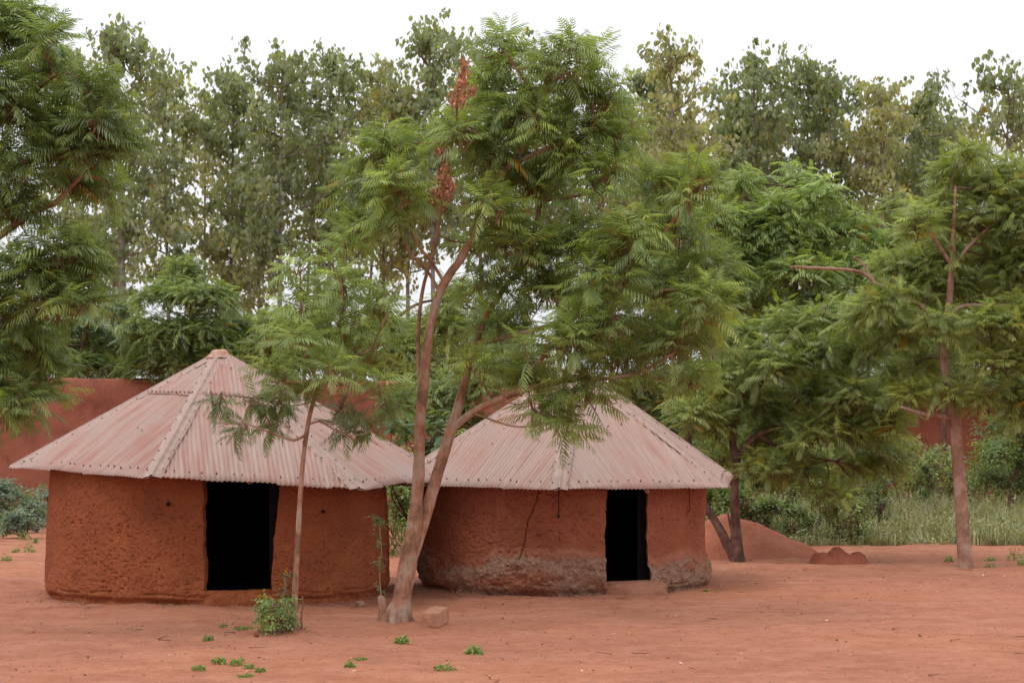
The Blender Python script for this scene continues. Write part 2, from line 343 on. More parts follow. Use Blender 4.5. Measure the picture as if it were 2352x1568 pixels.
# ------------------------------------------------------------------ huts
def roof_geo(center, apex, corners):
    """corners: list of (angle from the camera side, radius, z) going round; returns points"""
    pts = []
    for a, r, z in corners:
        pts.append(np.array([center[0] + r * math.sin(R(a)), center[1] - r * math.cos(R(a)), z]))
    return np.array(apex, float), pts
def roof_height(apex, pts, x, y):
    """height of the pyramid roof at x, y (arrays)"""
    x = np.asarray(x, float); y = np.asarray(y, float); out = np.full(x.shape, -1e9); n = len(pts)
    best = np.full(x.shape, 1e9)
    for i in range(n):
        A, B = pts[i], pts[(i + 1) % n]; nn = np.cross(B - A, apex - A); nn = nn / nn[2]
        z = A[2] - (nn[0] * (x - A[0]) + nn[1] * (y - A[1])); best = np.minimum(best, z)
    return best
def make_roof(root, apex, pts, mat, joint, seed):
    rg = np.random.default_rng(seed); mb = MB(); n = len(pts); pitch, amp, sub = 0.072, 0.0105, 6
    for i in range(n):
        A, B = pts[i], pts[(i + 1) % n]; e = B - A; L = np.linalg.norm(e); e = e / L
        w = apex - A; ua = w @ e; s = w - ua * e; H = np.linalg.norm(s); s = s / H
        nrm = np.cross(e, s)
        if nrm[2] < 0: nrm = -nrm
        ncol = int(L / pitch * sub); us = np.linspace(0, L, ncol + 1)
        vmax = np.where(us < ua, us / ua, (L - us) / (L - ua)) * H; off = rg.uniform(0, 40, 2)
        sheet = np.floor(us / 0.78 + rg.uniform(0, 1)).astype(int); jag = rg.uniform(-0.022, 0.022, 60)[sheet % 60]
        lift = rg.uniform(0, 0.007, 60)[sheet % 60]
        wave = amp * np.sin(2 * math.pi * us / pitch)
        for part in range(2):
            if part == 0: v0 = -0.03 + jag; v1 = np.minimum(vmax, joint * H + 0.12); lf = lift
            else: v0 = np.full_like(us, joint * H) + jag * 0.6; v1 = vmax; lf = lift + 0.008
            rows = 14 if part == 0 else 10; t = np.linspace(0, 1, rows)[None, :]
            v1 = np.maximum(v1, v0 - 0.0)
            ok = v1 > v0 + 1e-4
            vv = v0[:, None] * (1 - t) + v1[:, None] * t
            sag = 0.018 * fbm(us[:, None] / 0.9 + off[0], vv / 1.1 + off[1], 0.0, 3, seed)
            hh = wave[:, None] + lf[:, None] + sag + (0.012 * (1 - t) ** 6 * np.abs(vnoise(us[:, None] / 0.5, off[0], 0, seed)))
            V = A + us[:, None, None] * e + vv[..., None] * s + hh[..., None] * nrm
            Q = grid_quads(ncol + 1, rows); keep = ok[:-1] | ok[1:]
            Q = Q[keep].reshape(-1, 4)
            uv = np.stack([np.broadcast_to(us[:, None] + off[0], vv.shape), vv + off[1]], -1).reshape(-1, 2)
            mb.add(V.reshape(-1, 3), Q, uv=uv)
        # nail heads: along the eave, along the sheet joint, a few in the field
        nails = []
        for u in np.arange(0.18, L - 0.1, 0.19): nails.append((u + rg.uniform(-.05, .05), 0.15 + rg.uniform(-.02, .02), 0))
        lo, hi = joint * ua, L - joint * (L - ua)
        for u in np.arange(lo + 0.1, hi - 0.1, 0.10): nails.append((u, joint * H + 0.05, 0.008))
        for _ in range(2): nails.append((rg.uniform(0.3 * L, 0.7 * L), rg.uniform(0.25, 0.5) * H, 0))
        k = 7; a = np.linspace(0, 2 * math.pi, k, endpoint=False)
        for u, v, z in nails:
            r = rg.uniform(0.008, 0.013); c = A + u * e + v * s + nrm * (amp + 0.012 + z)
            ring = c + r * (np.cos(a)[:, None] * e + np.sin(a)[:, None] * s); top = c + nrm * 0.010 + r * 0.6 * (np.cos(a)[:, None] * e + np.sin(a)[:, None] * s)
            low = ring - nrm * 0.022
            V = np.vstack([low, ring, top, c + nrm * 0.012])
            Q = [(j, (j + 1) % k, k + (j + 1) % k, k + j) for j in range(k)] + [(k + j, k + (j + 1) % k, 2 * k + (j + 1) % k, 2 * k + j) for j in range(k)]
            T = [(2 * k + j, 2 * k + (j + 1) % k, 3 * k) for j in range(k)]
            mb.add(V, Q, T, mat=1)
    roof = mb.build("roof", [mat, M_NAIL], root)
    sol = roof.modifiers.new("sheet", 'SOLIDIFY'); sol.thickness = 0.004; sol.offset = -1
    # folded flashing along each hip
    for i in range(n):
        C = pts[i]; Pm, Pn = pts[i - 1], pts[(i + 1) % n]
        d = apex - C; Lh = np.linalg.norm(d); d = d / Lh
        def side(Q_):
            w = Q_ - C; w = w - (w @ d) * d; return w / np.linalg.norm(w)
        sa, sb = side(Pm), side(Pn); up = -(sa + sb); up = up / np.linalg.norm(up)
        if up[2] < 0: up = -up
        m = 56; tt = np.linspace(-0.003, 0.97, m); wd = 0.14
        prof = [(-1.0, 0), (-0.97, 1), (-0.5, 2), (-0.12, 3), (-0.05, 4), (0.05, 4), (0.12, 3), (0.5, 2), (0.97, 1), (1.0, 0)]
        V = []
        for q, tv in enumerate(tt):
            base = C + d * (tv * Lh); row = []
            for wv, lv in prof:
                sd_ = sa if wv < 0 else sb
                jw = 1 + 0.10 * float(vnoise(tv * Lh * 1.4, 3.1 if wv < 0 else 8.2, i, seed + 3)) * (abs(wv) > 0.9)
                nr = np.cross(d, sd_); nr = nr if nr @ up > 0 else -nr
                curl = 0.020 * max(0.0, float(vnoise(tv * Lh * 3.0, 1.5 if wv < 0 else 5.5, i, seed + 9))) * (abs(wv) > 0.9)
                z = {0: 0.008, 1: 0.015, 2: 0.017, 3: 0.018, 4: 0.036}[lv] + curl
                row.append(base + sd_ * abs(wv) * wd * jw + nr * z)
            V.append(row)
        V = np.array(V); k = len(prof); mb = MB(); mb.add(V.reshape(-1, 3), grid_quads(m, k).reshape(-1, 4))
        # nails on both flanges
        for tv in np.arange(0.05, 0.93, 0.075):
            for sd_ in (sa, sb):
                tv2 = tv + rg.uniform(-.012, .012); nr = np.cross(d, sd_); nr = nr if nr @ up > 0 else -nr
                c = C + d * tv2 * Lh + sd_ * wd * 0.78 + nr * 0.026; r = rg.uniform(.009, .013); k2 = 7
                a = np.linspace(0, 2 * math.pi, k2, endpoint=False); ring = c + r * (np.cos(a)[:, None] * d + np.sin(a)[:, None] * sd_)
                V2 = np.vstack([ring - nr * 0.012, ring + nr * 0.004, c + nr * 0.012])
                mb.add(V2, [(j, (j + 1) % k2, k2 + (j + 1) % k2, k2 + j) for j in range(k2)], [(k2 + j, k2 + (j + 1) % k2, 2 * k2) for j in range(k2)], mat=1)
        mb.build("ridge_strip", [M_RIDGE, M_NAIL], roof)
    # crumpled cap over the point
    k = 18; a = np.linspace(0, 2 * math.pi, k, endpoint=False); mb = MB(); rows = []
    for r, z in ((0.23, -0.125), (0.22, -0.115), (0.15, -0.065), (0.13, -0.03), (0.11, -0.005), (0.06, 0.008)):
        jit = 1 + 0.12 * vnoise(a * 3, r * 9, seed, 4); zz = z + 0.02 * vnoise(a * 2.2, r * 7, seed, 8)
        rows.append(np.stack([apex[0] + r * jit * np.cos(a), apex[1] + r * jit * np.sin(a), apex[2] + 0.02 + zz], -1))
    V = np.array(rows).reshape(-1, 3); Q = []
    for i in range(len(rows) - 1):
        for j in range(k): Q.append((i * k + j, i * k + (j + 1) % k, (i + 1) * k + (j + 1) % k, (i + 1) * k + j))
    V = np.vstack([V, [apex[0], apex[1], apex[2] + 0.035]]); b = (len(rows) - 1) * k
    mb.add(V, Q, [(b + j, b + (j + 1) % k, len(V) - 1) for j in range(k)])
    mb.build("roof_cap", M_CAP, roof)
    return roof
def make_wall(root, c, Rw, apex, pts, door, z0, zbase, taper, mat, relief, band=None, crack=None, seed=0):
    """mud wall with real relief; door = (angle0, angle1) from the camera side"""
    p0, p1 = R(door[0]), R(door[1])
    front = np.arange(R(-112), R(112), 0.0046)
    front = front[(np.abs(front - p0) > 0.003) & (np.abs(front - p1) > 0.003)]
    ph = np.sort(np.concatenate([front, [p0, p1], np.linspace(R(112), R(248), 60)]))
    i0, i1 = int(np.argmin(np.abs(ph - p0))), int(np.argmin(np.abs(ph - p1)))
    nb = 30; nt_ = 150; v = np.concatenate([np.linspace(-0.22, z0 - zbase, nb), z0 - zbase + np.linspace(0, 1, nt_ + 1)[1:] * 10])
    ph_ = np.append(ph, ph[0] + 2 * math.pi)
    top = roof_height(apex, pts, c[0] + (Rw + .10) * np.sin(ph_), c[1] - (Rw + .10) * np.cos(ph_)) - 0.05
    Z = np.empty((len(ph_), nb + nt_)); Z[:, :nb] = zbase + v[:nb]
    Z[:, nb:] = z0 + (top - z0)[:, None] * (np.linspace(0, 1, nt_ + 1)[1:])[None, :]
    PH = np.broadcast_to(ph_[:, None], Z.shape).copy()
    wob = lambda s: 0.013 * fbm(Z * 2.2, s, 0, 3, seed + 5) + 0.004 * vnoise(Z * 9, s, 1, seed)
    PH = PH + wob(1.0) * np.exp(-np.abs(PH - p0) / 0.05) + wob(9.0) * np.exp(-np.abs(PH - p1) / 0.05) + door[2] * (Z - 1.0) * np.exp(-np.abs(PH - p1) / 0.10)
    hgt = Z - zbase
    rad = Rw * (1 + taper * (1.2 - np.clip(hgt, 0, 1.9)) / 1.2)
    X0 = c[0] + rad * np.sin(PH); Y0 = c[1] - rad * np.cos(PH)
    lo = fbm(X0 * 0.9, Y0 * 0.9, Z * 1.0, 3, seed + 1); mid = fbm(X0 * 5, Y0 * 5, Z * 6.5, 3, seed + 2)
    patch = sstep(-0.5, 0.35, fbm(X0 * 1.3, Y0 * 1.3, Z * 1.6, 2, seed + 12) + 0.35 - 0.25 * (hgt - 0.7))
    fl = fbm(X0 * 22 + mid, Y0 * 22, Z * 31 + mid, 3, seed + 31); ledge = sstep(0.15, 0.45, fl) * patch
    pv = vnoise(X0 * 19, Y0 * 19, Z * 40 + .6 * mid, seed + 71) + .35 * vnoise(X0 * 44, Y0 * 44, Z * 70, seed + 73); pit = sstep(0.50, 0.85, pv) * patch
    cv = np.abs(fbm(X0 * 5.5, Y0 * 5.5, Z * 10, 3, seed + 77)); line_ = np.exp(-(cv / 0.045) ** 2) * sstep(0.05, 0.5, vnoise(X0 * 3.1, Y0 * 3.1, Z * 4, seed + 79)) * patch
    fin = fbm(X0 * 22, Y0 * 22, Z * 28, 2, seed + 4)
    keep = 1 - 0.6 * sstep(1.25, 1.6, hgt)
    D = 0.030 * lo + relief * (0.006 * mid * keep - 0.008 * ledge - 0.026 * pit - 0.011 * line_ + 0.005 * fin)
    tint = np.zeros(Z.shape + (3,))
    if band:                                           # swollen, coarse, greyed foot
        edge = band + 0.11 * fbm(PH * 3.0, 0.4, 0, 3, seed + 40) + 0.05 * fbm(PH * 15, Z * 6, 0, 2, seed + 41)
        k = 1 - sstep(-0.05, 0.05, hgt - edge)
        rim = np.exp(-((hgt - edge - 0.07) / 0.06) ** 2)
        coarse = fbm(X0 * 8, Y0 * 8, Z * 8, 4, seed + 44)
        bulge = k * (0.060 * np.sin(np.clip(hgt / np.maximum(edge, .1), 0, 1) * math.pi) + 0.010) * (1 + 0.4 * lo)
        D = D + bulge + k * 0.034 * coarse
        gr = k * np.clip(0.85 + 0.9 * fbm(PH * 4, Z * 5, 2, 3, seed + 46), 0.15, 1)
        tint[..., 0] = gr; tint[..., 1] = np.clip(rim * (0.35 + 0.5 * fbm(PH * 6, Z * 3, 0, 2, seed + 48)), 0, 1)
    # undercut, crumbling foot
    foot = np.exp(-(np.clip(hgt - 0.045, 0, 1) / 0.05) ** 2)
    D = D - foot * (0.065 + 0.06 * np.clip(fbm(PH * 7, 0.3, hgt * 6, 3, seed + 50), -0.4, 1))
    seam = np.exp(-((hgt - 0.16 - 0.04 * fbm(PH * 4, 2, 0, 3, seed + 53)) / 0.015) ** 2) * sstep(0.0, 0.4, fbm(PH * 6, 7, 0, 2, seed + 52))
    D = D - 0.03 * seam
    if crack:
        zc = np.array([q[1] for q in crack]); pc = np.array([q[0] for q in crack])
        pcz = np.interp(Z, zc[::-1], pc[::-1]) + 0.004 * vnoise(Z * 12, 1, 1, seed) + 0.003 * vnoise(Z * 40, 1, 1, seed)
        wd = 0.0038 + 0.002 * vnoise(Z * 8, 3, 3, seed)
        g = np.exp(-((PH - pcz) / wd) ** 2) * sstep(zc.min() - 0.02, zc.min() + 0.15, Z)
        D = D - 0.055 * g
    rad = rad + D
    V = np.stack([c[0] + rad * np.sin(PH), c[1] - rad * np.cos(PH), Z], -1)
    V[-1] = V[0]
    nv = nb + nt_; Q = grid_quads(len(ph_), nv); msk = np.ones(Q.shape[:2], bool); msk[i0:i1, nb - 1:] = False
    mb = MB(); mb.add(V.reshape(-1, 3), Q[msk][:, ::-1], col=tint.reshape(-1, 3), mat=0)
    # jambs and sill, running in through the thickness of the wall
    th = 0.30; K = 10
    def run(line, m_):
        t = np.linspace(0, 1, K)[:, None, None]; dirn = np.broadcast_to(np.array([0.03 * m_, 0.98, 0.0]), line.shape)
        W = line[None] + t * th * dirn[None]; W[1:] += (0.012 * fbm(W[1:, :, 0] * 6, W[1:, :, 1] * 6, W[1:, :, 2] * 6, 2, seed))[..., None]
        mb.add(W.reshape(-1, 3), grid_quads(K, len(line)).reshape(-1, 4), mat=m_)
    run(V[i0, nb - 1:], 0); run(V[i1, nb - 1:], 0); run(V[i0:i1 + 1, nb - 1], 0)
    # inner face and floor, the unlit room's dark put into their colour
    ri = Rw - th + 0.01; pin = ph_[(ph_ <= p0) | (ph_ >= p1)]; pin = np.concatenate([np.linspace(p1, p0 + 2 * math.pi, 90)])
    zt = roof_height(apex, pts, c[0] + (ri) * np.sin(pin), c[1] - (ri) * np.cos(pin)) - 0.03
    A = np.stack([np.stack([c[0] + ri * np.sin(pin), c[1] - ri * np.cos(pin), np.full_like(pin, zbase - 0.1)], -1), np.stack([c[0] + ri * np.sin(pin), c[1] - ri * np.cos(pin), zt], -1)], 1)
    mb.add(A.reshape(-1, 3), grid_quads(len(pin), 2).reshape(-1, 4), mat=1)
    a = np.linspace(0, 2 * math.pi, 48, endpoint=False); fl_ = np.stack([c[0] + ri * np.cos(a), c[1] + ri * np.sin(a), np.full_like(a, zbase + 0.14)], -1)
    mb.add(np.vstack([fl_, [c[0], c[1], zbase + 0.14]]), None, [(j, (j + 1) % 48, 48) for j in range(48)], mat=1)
    # ceiling under the sheets, in the same painted interior dark
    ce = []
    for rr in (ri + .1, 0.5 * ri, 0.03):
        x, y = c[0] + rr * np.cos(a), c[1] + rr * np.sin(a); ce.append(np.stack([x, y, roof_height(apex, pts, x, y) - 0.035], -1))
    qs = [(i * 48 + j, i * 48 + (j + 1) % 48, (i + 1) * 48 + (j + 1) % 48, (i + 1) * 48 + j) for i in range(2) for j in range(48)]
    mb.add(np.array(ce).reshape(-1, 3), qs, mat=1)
    return mb.build("wall", [mat, M_INNER_DARK], root)
def make_sill(root, c, Rw, a0, a1, zt, zb, out_, mat, seed, inner=0.10):
    """rounded mud threshold following the wall"""
    n, k = 60, 14; ph = np.linspace(R(a0), R(a1), n); pr = np.linspace(0, math.pi / 2 * 1.35, k); V = []
    for i, p in enumerate(ph):
        end = min(1.0, min(i, n - 1 - i) / 15.0) ** 0.6; row = []
        row.append((Rw - inner, zt))
        for q in np.linspace(0, 1, k):
            ang = q * math.pi * 0.5; o = out_ * math.sin(ang) ** 0.85 * end; h = zb + (zt - zb) * (max(0.0, math.cos(ang)) ** 0.8) * (0.6 + 0.4 * end if out_ > .1 else 1)
            row.append((Rw + o - 0.01, h))
        V.append([(c[0] + r * math.sin(p), c[1] - r * math.cos(p), z) for r, z in row])
    V = np.array(V); nz = fbm(V[..., 0] * 5, V[..., 1] * 5, V[..., 2] * 6, 4, seed); dirn = V - np.array([c[0], c[1], 0]); dirn[..., 2] = 0; dirn /= np.linalg.norm(dirn, axis=-1)[..., None]
    V = V + dirn * (0.034 * nz)[..., None]; V[..., 2] += 0.012 * nz
    mb = MB(); mb.add(V.reshape(-1, 3), grid_quads(n, k + 1).reshape(-1, 4)[:, ::-1]); return mb.build("door_sill", mat, root)
def pole(root, name, a, b, r, mat, lump=0.08, seed=0):
    mb = MB(); tube(mb, [a, (np.array(a) + b) / 2 + np.array([0, 0, 0.005]), b], [r, r * 1.05, r * .95], 9, 5, lump, seed)
    return mb.build(name, mat, root)

def hut_left():
    c = HUT_A; zb = float(gz(c[0], c[1] - HUT_A_R)) - 0.02
    apex, pts = roof_geo((-4.62, 28.45), (-4.655, 28.5, 3.84), [(-72, 3.24, 2.02), (-8, 3.32, 1.93), (44, 3.42, 1.735), (100, 3.72, 1.80), (155, 3.4, 1.95), (225, 3.3, 2.05)])
    root = thing("mud_hut", (c[0], c[1], zb), "larger round red mud hut on the left, wide doorway under a faded red sheet roof", "hut", "round mud huts")
    make_roof(root, apex, pts, M_ROOF_A, 0.62, 11)
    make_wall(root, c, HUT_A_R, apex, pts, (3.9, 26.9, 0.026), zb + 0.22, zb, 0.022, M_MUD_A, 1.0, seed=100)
    make_sill(root, c, HUT_A_R, 4.0, 30.0, zb + 0.225, zb - 0.03, 0.07, M_MUD_A, 5)
    for px, py in ((387, 1157), (742, 1173)):
        x = (px - CX) * 26.0 / F; ph = math.asin(np.clip((x - c[0]) / HUT_A_R, -1, 1)); y = c[1] - HUT_A_R * math.cos(ph); x = (px - CX) * y / F; z = CAMH - (py - HY) * y / F
        ph = math.asin((x - c[0]) / HUT_A_R); n_ = np.array([math.sin(ph), -math.cos(ph), -0.1])
        p = np.array([c[0] + (HUT_A_R - .03) * math.sin(ph), c[1] - (HUT_A_R - .03) * math.cos(ph), z])
        pole(root, "peg_hole_stub", p, p + n_ * 0.075, 0.026, M_HOLE, 0.2, 3)  # raised stub in place of a hole, its shade painted dark
    for i, (a, rr) in enumerate(((-72, 3.02), (-8, 3.1), (44, 3.2), (100, 3.45), (17, 2.9))):
        e = np.array([-4.62 + rr * math.sin(R(a)), 28.45 - rr * math.cos(R(a)), 0]); q = np.array([-4.62 + 1.9 * math.sin(R(a)), 28.45 - 1.9 * math.cos(R(a)), 0])
        e[2] = float(roof_height(apex, pts, e[0], e[1])) - 0.09; q[2] = float(roof_height(apex, pts, q[0], q[1])) - 0.09
        pole(root, "rafter", q, e, 0.042, M_WOOD, 0.1, i)
def hut_right():
    c = HUT_B; zb = float(gz(c[0], c[1] - HUT_B_R)) - 0.02; rc = (1.04, 30.15)
    apex, pts = roof_geo(rc, (1.06, 30.15, 3.70), [(-66, 3.34, 1.73), (-6, 3.16, 1.70), (54, 2.95, 1.685), (115, 3.1, 1.8), (180, 3.1, 1.8), (240, 3.0, 1.8)])
    root = thing("mud_hut", (c[0], c[1], zb), "smaller round mud hut at centre with a cracked wall and grey crumbling foot", "hut", "round mud huts")
    make_roof(root, apex, pts, M_ROOF_B, 0.66, 23)
    def ang(px, py):
        y = c[1] - HUT_B_R * 0.95
        for _ in range(6):
            x = (px - CX) * y / F; ph = math.asin(np.clip((x - c[0]) / HUT_B_R, -1, 1)); y = c[1] - HUT_B_R * math.cos(ph)
        return ph, CAMH - (py - HY) * y / F
    crack = [ang(*q) for q in ((1241, 1118), (1226, 1160), (1213, 1190), (1206, 1235), (1190, 1290), (1186, 1325))]
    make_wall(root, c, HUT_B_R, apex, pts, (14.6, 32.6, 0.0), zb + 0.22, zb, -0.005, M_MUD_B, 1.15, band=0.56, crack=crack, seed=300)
    make_sill(root, c, HUT_B_R + 0.01, 14.8, 41.5, zb + 0.235, zb - 0.03, 0.24, M_MUD_B, 8)
    ph, z1 = ang(1283, 1185); r = HUT_B_R + 0.05; p = np.array([c[0] + r * math.sin(ph), c[1] - r * math.cos(ph), 0])
    mb = MB(); tube(mb, [p + [0, 0, 1.78], p + [0.004, 0, 1.6], p + [0, 0, z1 + .03]], [.008, .008, .008], 6, 5)
    tube(mb, [p + [0, 0, z1 + .035], p + [0, 0, z1 + .02], p + [0, 0, z1 - .012], p + [0, 0, z1 - .03]], [.008, .024, .022, .008], 8, 3)
    mb.build("hanging_cord", M_CORD, root)
    ph, z1 = ang(1580, 1172); r = HUT_B_R + 0.03; p = np.array([c[0] + r * math.sin(ph), c[1] - r * math.cos(ph), 0])
    mb = MB(); tube(mb, [p + [0, 0, 1.75], p + [-0.006, 0, 1.6], p + [0, 0, z1 + .02], p + [-.02, 0, z1 - .01]], [.005, .005, .006, .012], 6, 5); mb.build("hanging_cord", M_CORD, root)
    for i, (a, rr) in enumerate(((-6, 3.02), (24, 2.62), (54, 2.80), (-38, 2.6))):
        e = np.array([rc[0] + rr * math.sin(R(a)), rc[1] - rr * math.cos(R(a)), 0]); q = np.array([rc[0] + 1.7 * math.sin(R(a)), rc[1] - 1.7 * math.cos(R(a)), 0])
        e[2] = float(roof_height(apex, pts, e[0], e[1])) - 0.085; q[2] = float(roof_height(apex, pts, q[0], q[1])) - 0.085
        pole(root, "rafter", q, e, 0.04, M_WOOD, 0.1, i + 20)
hut_left(); hut_right()

# ------------------------------------------------------------------ compound wall behind
def compound_wall():
    a, b = np.array([-40.0, 54.0]), np.array([46.0, 87.0]); n, k = 500, 26; H, th = 4.52, 0.55
    d = (b - a) / np.linalg.norm(b - a); nr = np.array([d[1], -d[0]]); L = np.linalg.norm(b - a); s = np.linspace(0, L, n); mb = MB()
    zt = H + 0.06 * fbm(s / 3.0, 0.5, 0, 4, 61)
    for side in (1, -1):
        t = np.linspace(0, 1, k)[None, :]; Z = -0.3 + (zt[:, None] + 0.3) * t; off = side * (th / 2 + 0.10 * (1 - t)) + 0.03 * fbm(s[:, None] / 1.2, Z / 1.0, side, 4, 62) - side * 0.10 * sstep(0.95, 1.0, t)
        V = np.stack([a[0] + d[0] * s[:, None] + nr[0] * off, a[1] + d[1] * s[:, None] + nr[1] * off, Z], -1)
        mb.add(V.reshape(-1, 3), grid_quads(n, k).reshape(-1, 4))
        if side == 1: f = V[:, -1]
        else: mb.add(np.stack([f, (f + V[:, -1]) / 2 + [0, 0, 0.06], V[:, -1]], 1).reshape(-1, 3), grid_quads(n, 3).reshape(-1, 4))
    tag(mb.build("compound_wall", M_COMPOUND), "tall red earthen compound wall running behind both huts", "wall")
compound_wall()

# ------------------------------------------------------------------ foliage kit
def frond(n_pairs, L, droop, sickle, wid, rg, seg2=True):
    """pinnate neem leaf along +X, upper side +Z; narrow sickle leaflets hanging from both sides"""
    V, Q = [], []
    def curve(t): return np.array([L * t * (1 - 0.12 * droop * t), 0, -droop * L * 0.55 * t * t])
    for a, b in ((0, 0.5), (0.5, 1.0)):
        pa, pb = curve(a), curve(b); w = L * 0.010; i = len(V)
        V += [pa + [0, -w, 0], pa + [0, w, 0], pb + [0, w, 0], pb + [0, -w, 0]]; Q.append((i, i + 1, i + 2, i + 3))
    for k in range(n_pairs):
        t = 0.16 + 0.80 * k / (n_pairs - 1); p = curve(t); env = 0.62 + 0.38 * math.sin(math.pi * min(1, t * 0.9 + 0.12))
        for sgn in (-1, 1):
            l = L * 0.31 * env * rg.uniform(.85, 1.12); an = R(62 - 22 * t + rg.uniform(-8, 8)); dn = rg.uniform(.55, 1.05)
            d = np.array([math.cos(an), sgn * math.sin(an), -dn]); d /= np.linalg.norm(d); fwd = np.array([1.0, 0, -droop * .6])
            wv = np.cross(d, [0, 0, 1.0]); wv /= np.linalg.norm(wv); w = wid * l
            m1 = p + d * l * 0.45; m2 = p + d * l + fwd * l * sickle + np.array([0, 0, -0.16 * l]); i = len(V)
            V += [p - wv * w * .25, p + wv * w * .25, m1 + wv * w, m1 - wv * w, m2 + wv * w * .10, m2 - wv * w * .10]
            Q += [(i, i + 1, i + 2, i + 3), (i + 3, i + 2, i + 4, i + 5)]
    p = curve(1.0); l = L * .2; i = len(V); V += [p + [0, -.2 * wid * l, 0], p + [0, .2 * wid * l, 0], p + [l * .5, wid * l, -l * .3], p + [l * .5, -wid * l, -l * .3]]; Q.append((i, i + 1, i + 2, i + 3))
    return np.array(V), np.array(Q)
def broad(L, W, rg, droop=0.7, fold=0.25):
    """broad drooping leaf along +X"""
    V, Q = [], []; ts = [0, .25, .6, 1.0]; ws = [.12, .85, .95, .06]
    for t, w in zip(ts, ws):
        x = L * t * (1 - .25 * droop * t); z = -droop * L * .6 * t * t
        V += [np.array([x, -W * w / 2, z - fold * W * w * .5]), np.array([x, 0, z]), np.array([x, W * w / 2, z - fold * W * w * .5])]
    for i in range(3):
        for j in range(2): Q.append((i * 3 + j, (i + 1) * 3 + j, (i + 1) * 3 + j + 1, i * 3 + j + 1))
    return np.array(V), np.array(Q)
_r = np.random.default_rng(3)
FR_NEAR = [frond(n, 1.0, dr, .10, .085, _r) for n, dr in ((8, .35), (8, .6), (9, .85), (9, .55), (8, .2))]
FR_FAR = [frond(n, 1.0, dr, .2, .16, _r) for n, dr in ((5, .7), (5, 1.1), (6, .9))]
FR_BUSH = [frond(3, 1.0, dr, .1, .30, _r) for dr in (.4, .8, .6)]
BR = [broad(1.0, w, _r, dr, f) for w, dr, f in ((.62, .7, .25), (.55, 1.0, .3), (.68, .9, .15), (.5, .5, .3))]
BR_SMALL = [broad(1.0, w, _r, dr, f) for w, dr, f in ((.45, .4, .3), (.5, .7, .2), (.38, .6, .3))]
GREEN = [(0.207, 0.269, 0.092), (0.263, 0.336, 0.101), (0.342, 0.414, 0.110), (0.157, 0.218, 0.095), (0.235, 0.297, 0.110)]
GREEN_LIGHT = [(0.263, 0.342, 0.129), (0.336, 0.414, 0.140), (0.291, 0.381, 0.129), (0.213, 0.291, 0.123)]
GREEN_DARK = [(0.151, 0.211, 0.087), (0.192, 0.262, 0.095), (0.243, 0.314, 0.105), (0.128, 0.182, 0.095)]
OLIVE = [(0.252, 0.280, 0.099), (0.314, 0.342, 0.110), (0.202, 0.235, 0.092), (0.263, 0.308, 0.103)]
TEAK = [(.265, .300, .190), (.315, .350, .212), (.370, .385, .240), (.215, .258, .178)]  # leaf greens paled and greyed, distance haze put into the colour
TEAK_Y = [(.355, .355, .210), (.415, .405, .238), (.490, .445, .262), (.285, .308, .196)]
GREY_GREEN = [(.155, .225, .180), (.195, .260, .205), (.120, .185, .140)]
YELLOW = np.array([.52, .28, .030])
def frames(d, rg, roll=0.5):
    d = d / (np.linalg.norm(d, axis=-1, keepdims=True) + 1e-9); up = np.array([0, 0, 1.0]) + rg.normal(0, roll, d.shape)
    z = up - (up * d).sum(-1, keepdims=True) * d; z /= np.linalg.norm(z, axis=-1, keepdims=True) + 1e-9
    y = np.cross(z, d); return np.stack([d, y, z], -1)
def scatter(mb, pos, dirs, size, cols, temps, rg, roll=0.5, mat=0):
    n = len(pos); Fm = frames(dirs, rg, roll); pick = rg.integers(0, len(temps), n)
    for k, (tv, tq) in enumerate(temps):
        s = np.where(pick == k)[0]
        if not len(s): continue
        V = pos[s][:, None, :] + size[s][:, None, None] * np.einsum('nij,mj->nmi', Fm[s], tv)
        Q = tq[None] + (np.arange(len(s)) * len(tv))[:, None, None]
        mb.add(V.reshape(-1, 3), Q.reshape(-1, 4), col=np.repeat(cols[s], len(tv), 0), mat=mat)
def palette(n, pal, rg, yellow=0.012, spread=0.18):
    p = np.array(pal); a, b = p[rg.integers(0, len(p), n)], p[rg.integers(0, len(p), n)]; t = rg.random((n, 1))
    c = (a * t + b * (1 - t)) * np.exp(rg.normal(0, spread, (n, 1))); y = rg.random(n) < yellow
    c[y] = YELLOW * rg.uniform(.5, 1.1, (y.sum(), 1)); return c
def sticks(mb, A, B, ra, rb, col=None):
    """many straight thin twigs, three-sided"""
    d = B - A; d = d / (np.linalg.norm(d, axis=1, keepdims=True) + 1e-9); u = np.cross(d, [0.3, 0.9, 0.1]); u /= np.linalg.norm(u, axis=1, keepdims=True) + 1e-9; w = np.cross(d, u)
    V = []
    for base, r in ((A, ra), (B, rb)):
        for k in range(3):
            an = k * 2.0944; V.append(base + r * (math.cos(an) * u + math.sin(an) * w))
    V = np.stack(V, 1); q = np.array([(0, 1, 4, 3), (1, 2, 5, 4), (2, 0, 3, 5)]); Q = q[None] + (np.arange(len(A)) * 6)[:, None, None]
    mb.add(V.reshape(-1, 3), Q.reshape(-1, 4), col=col)
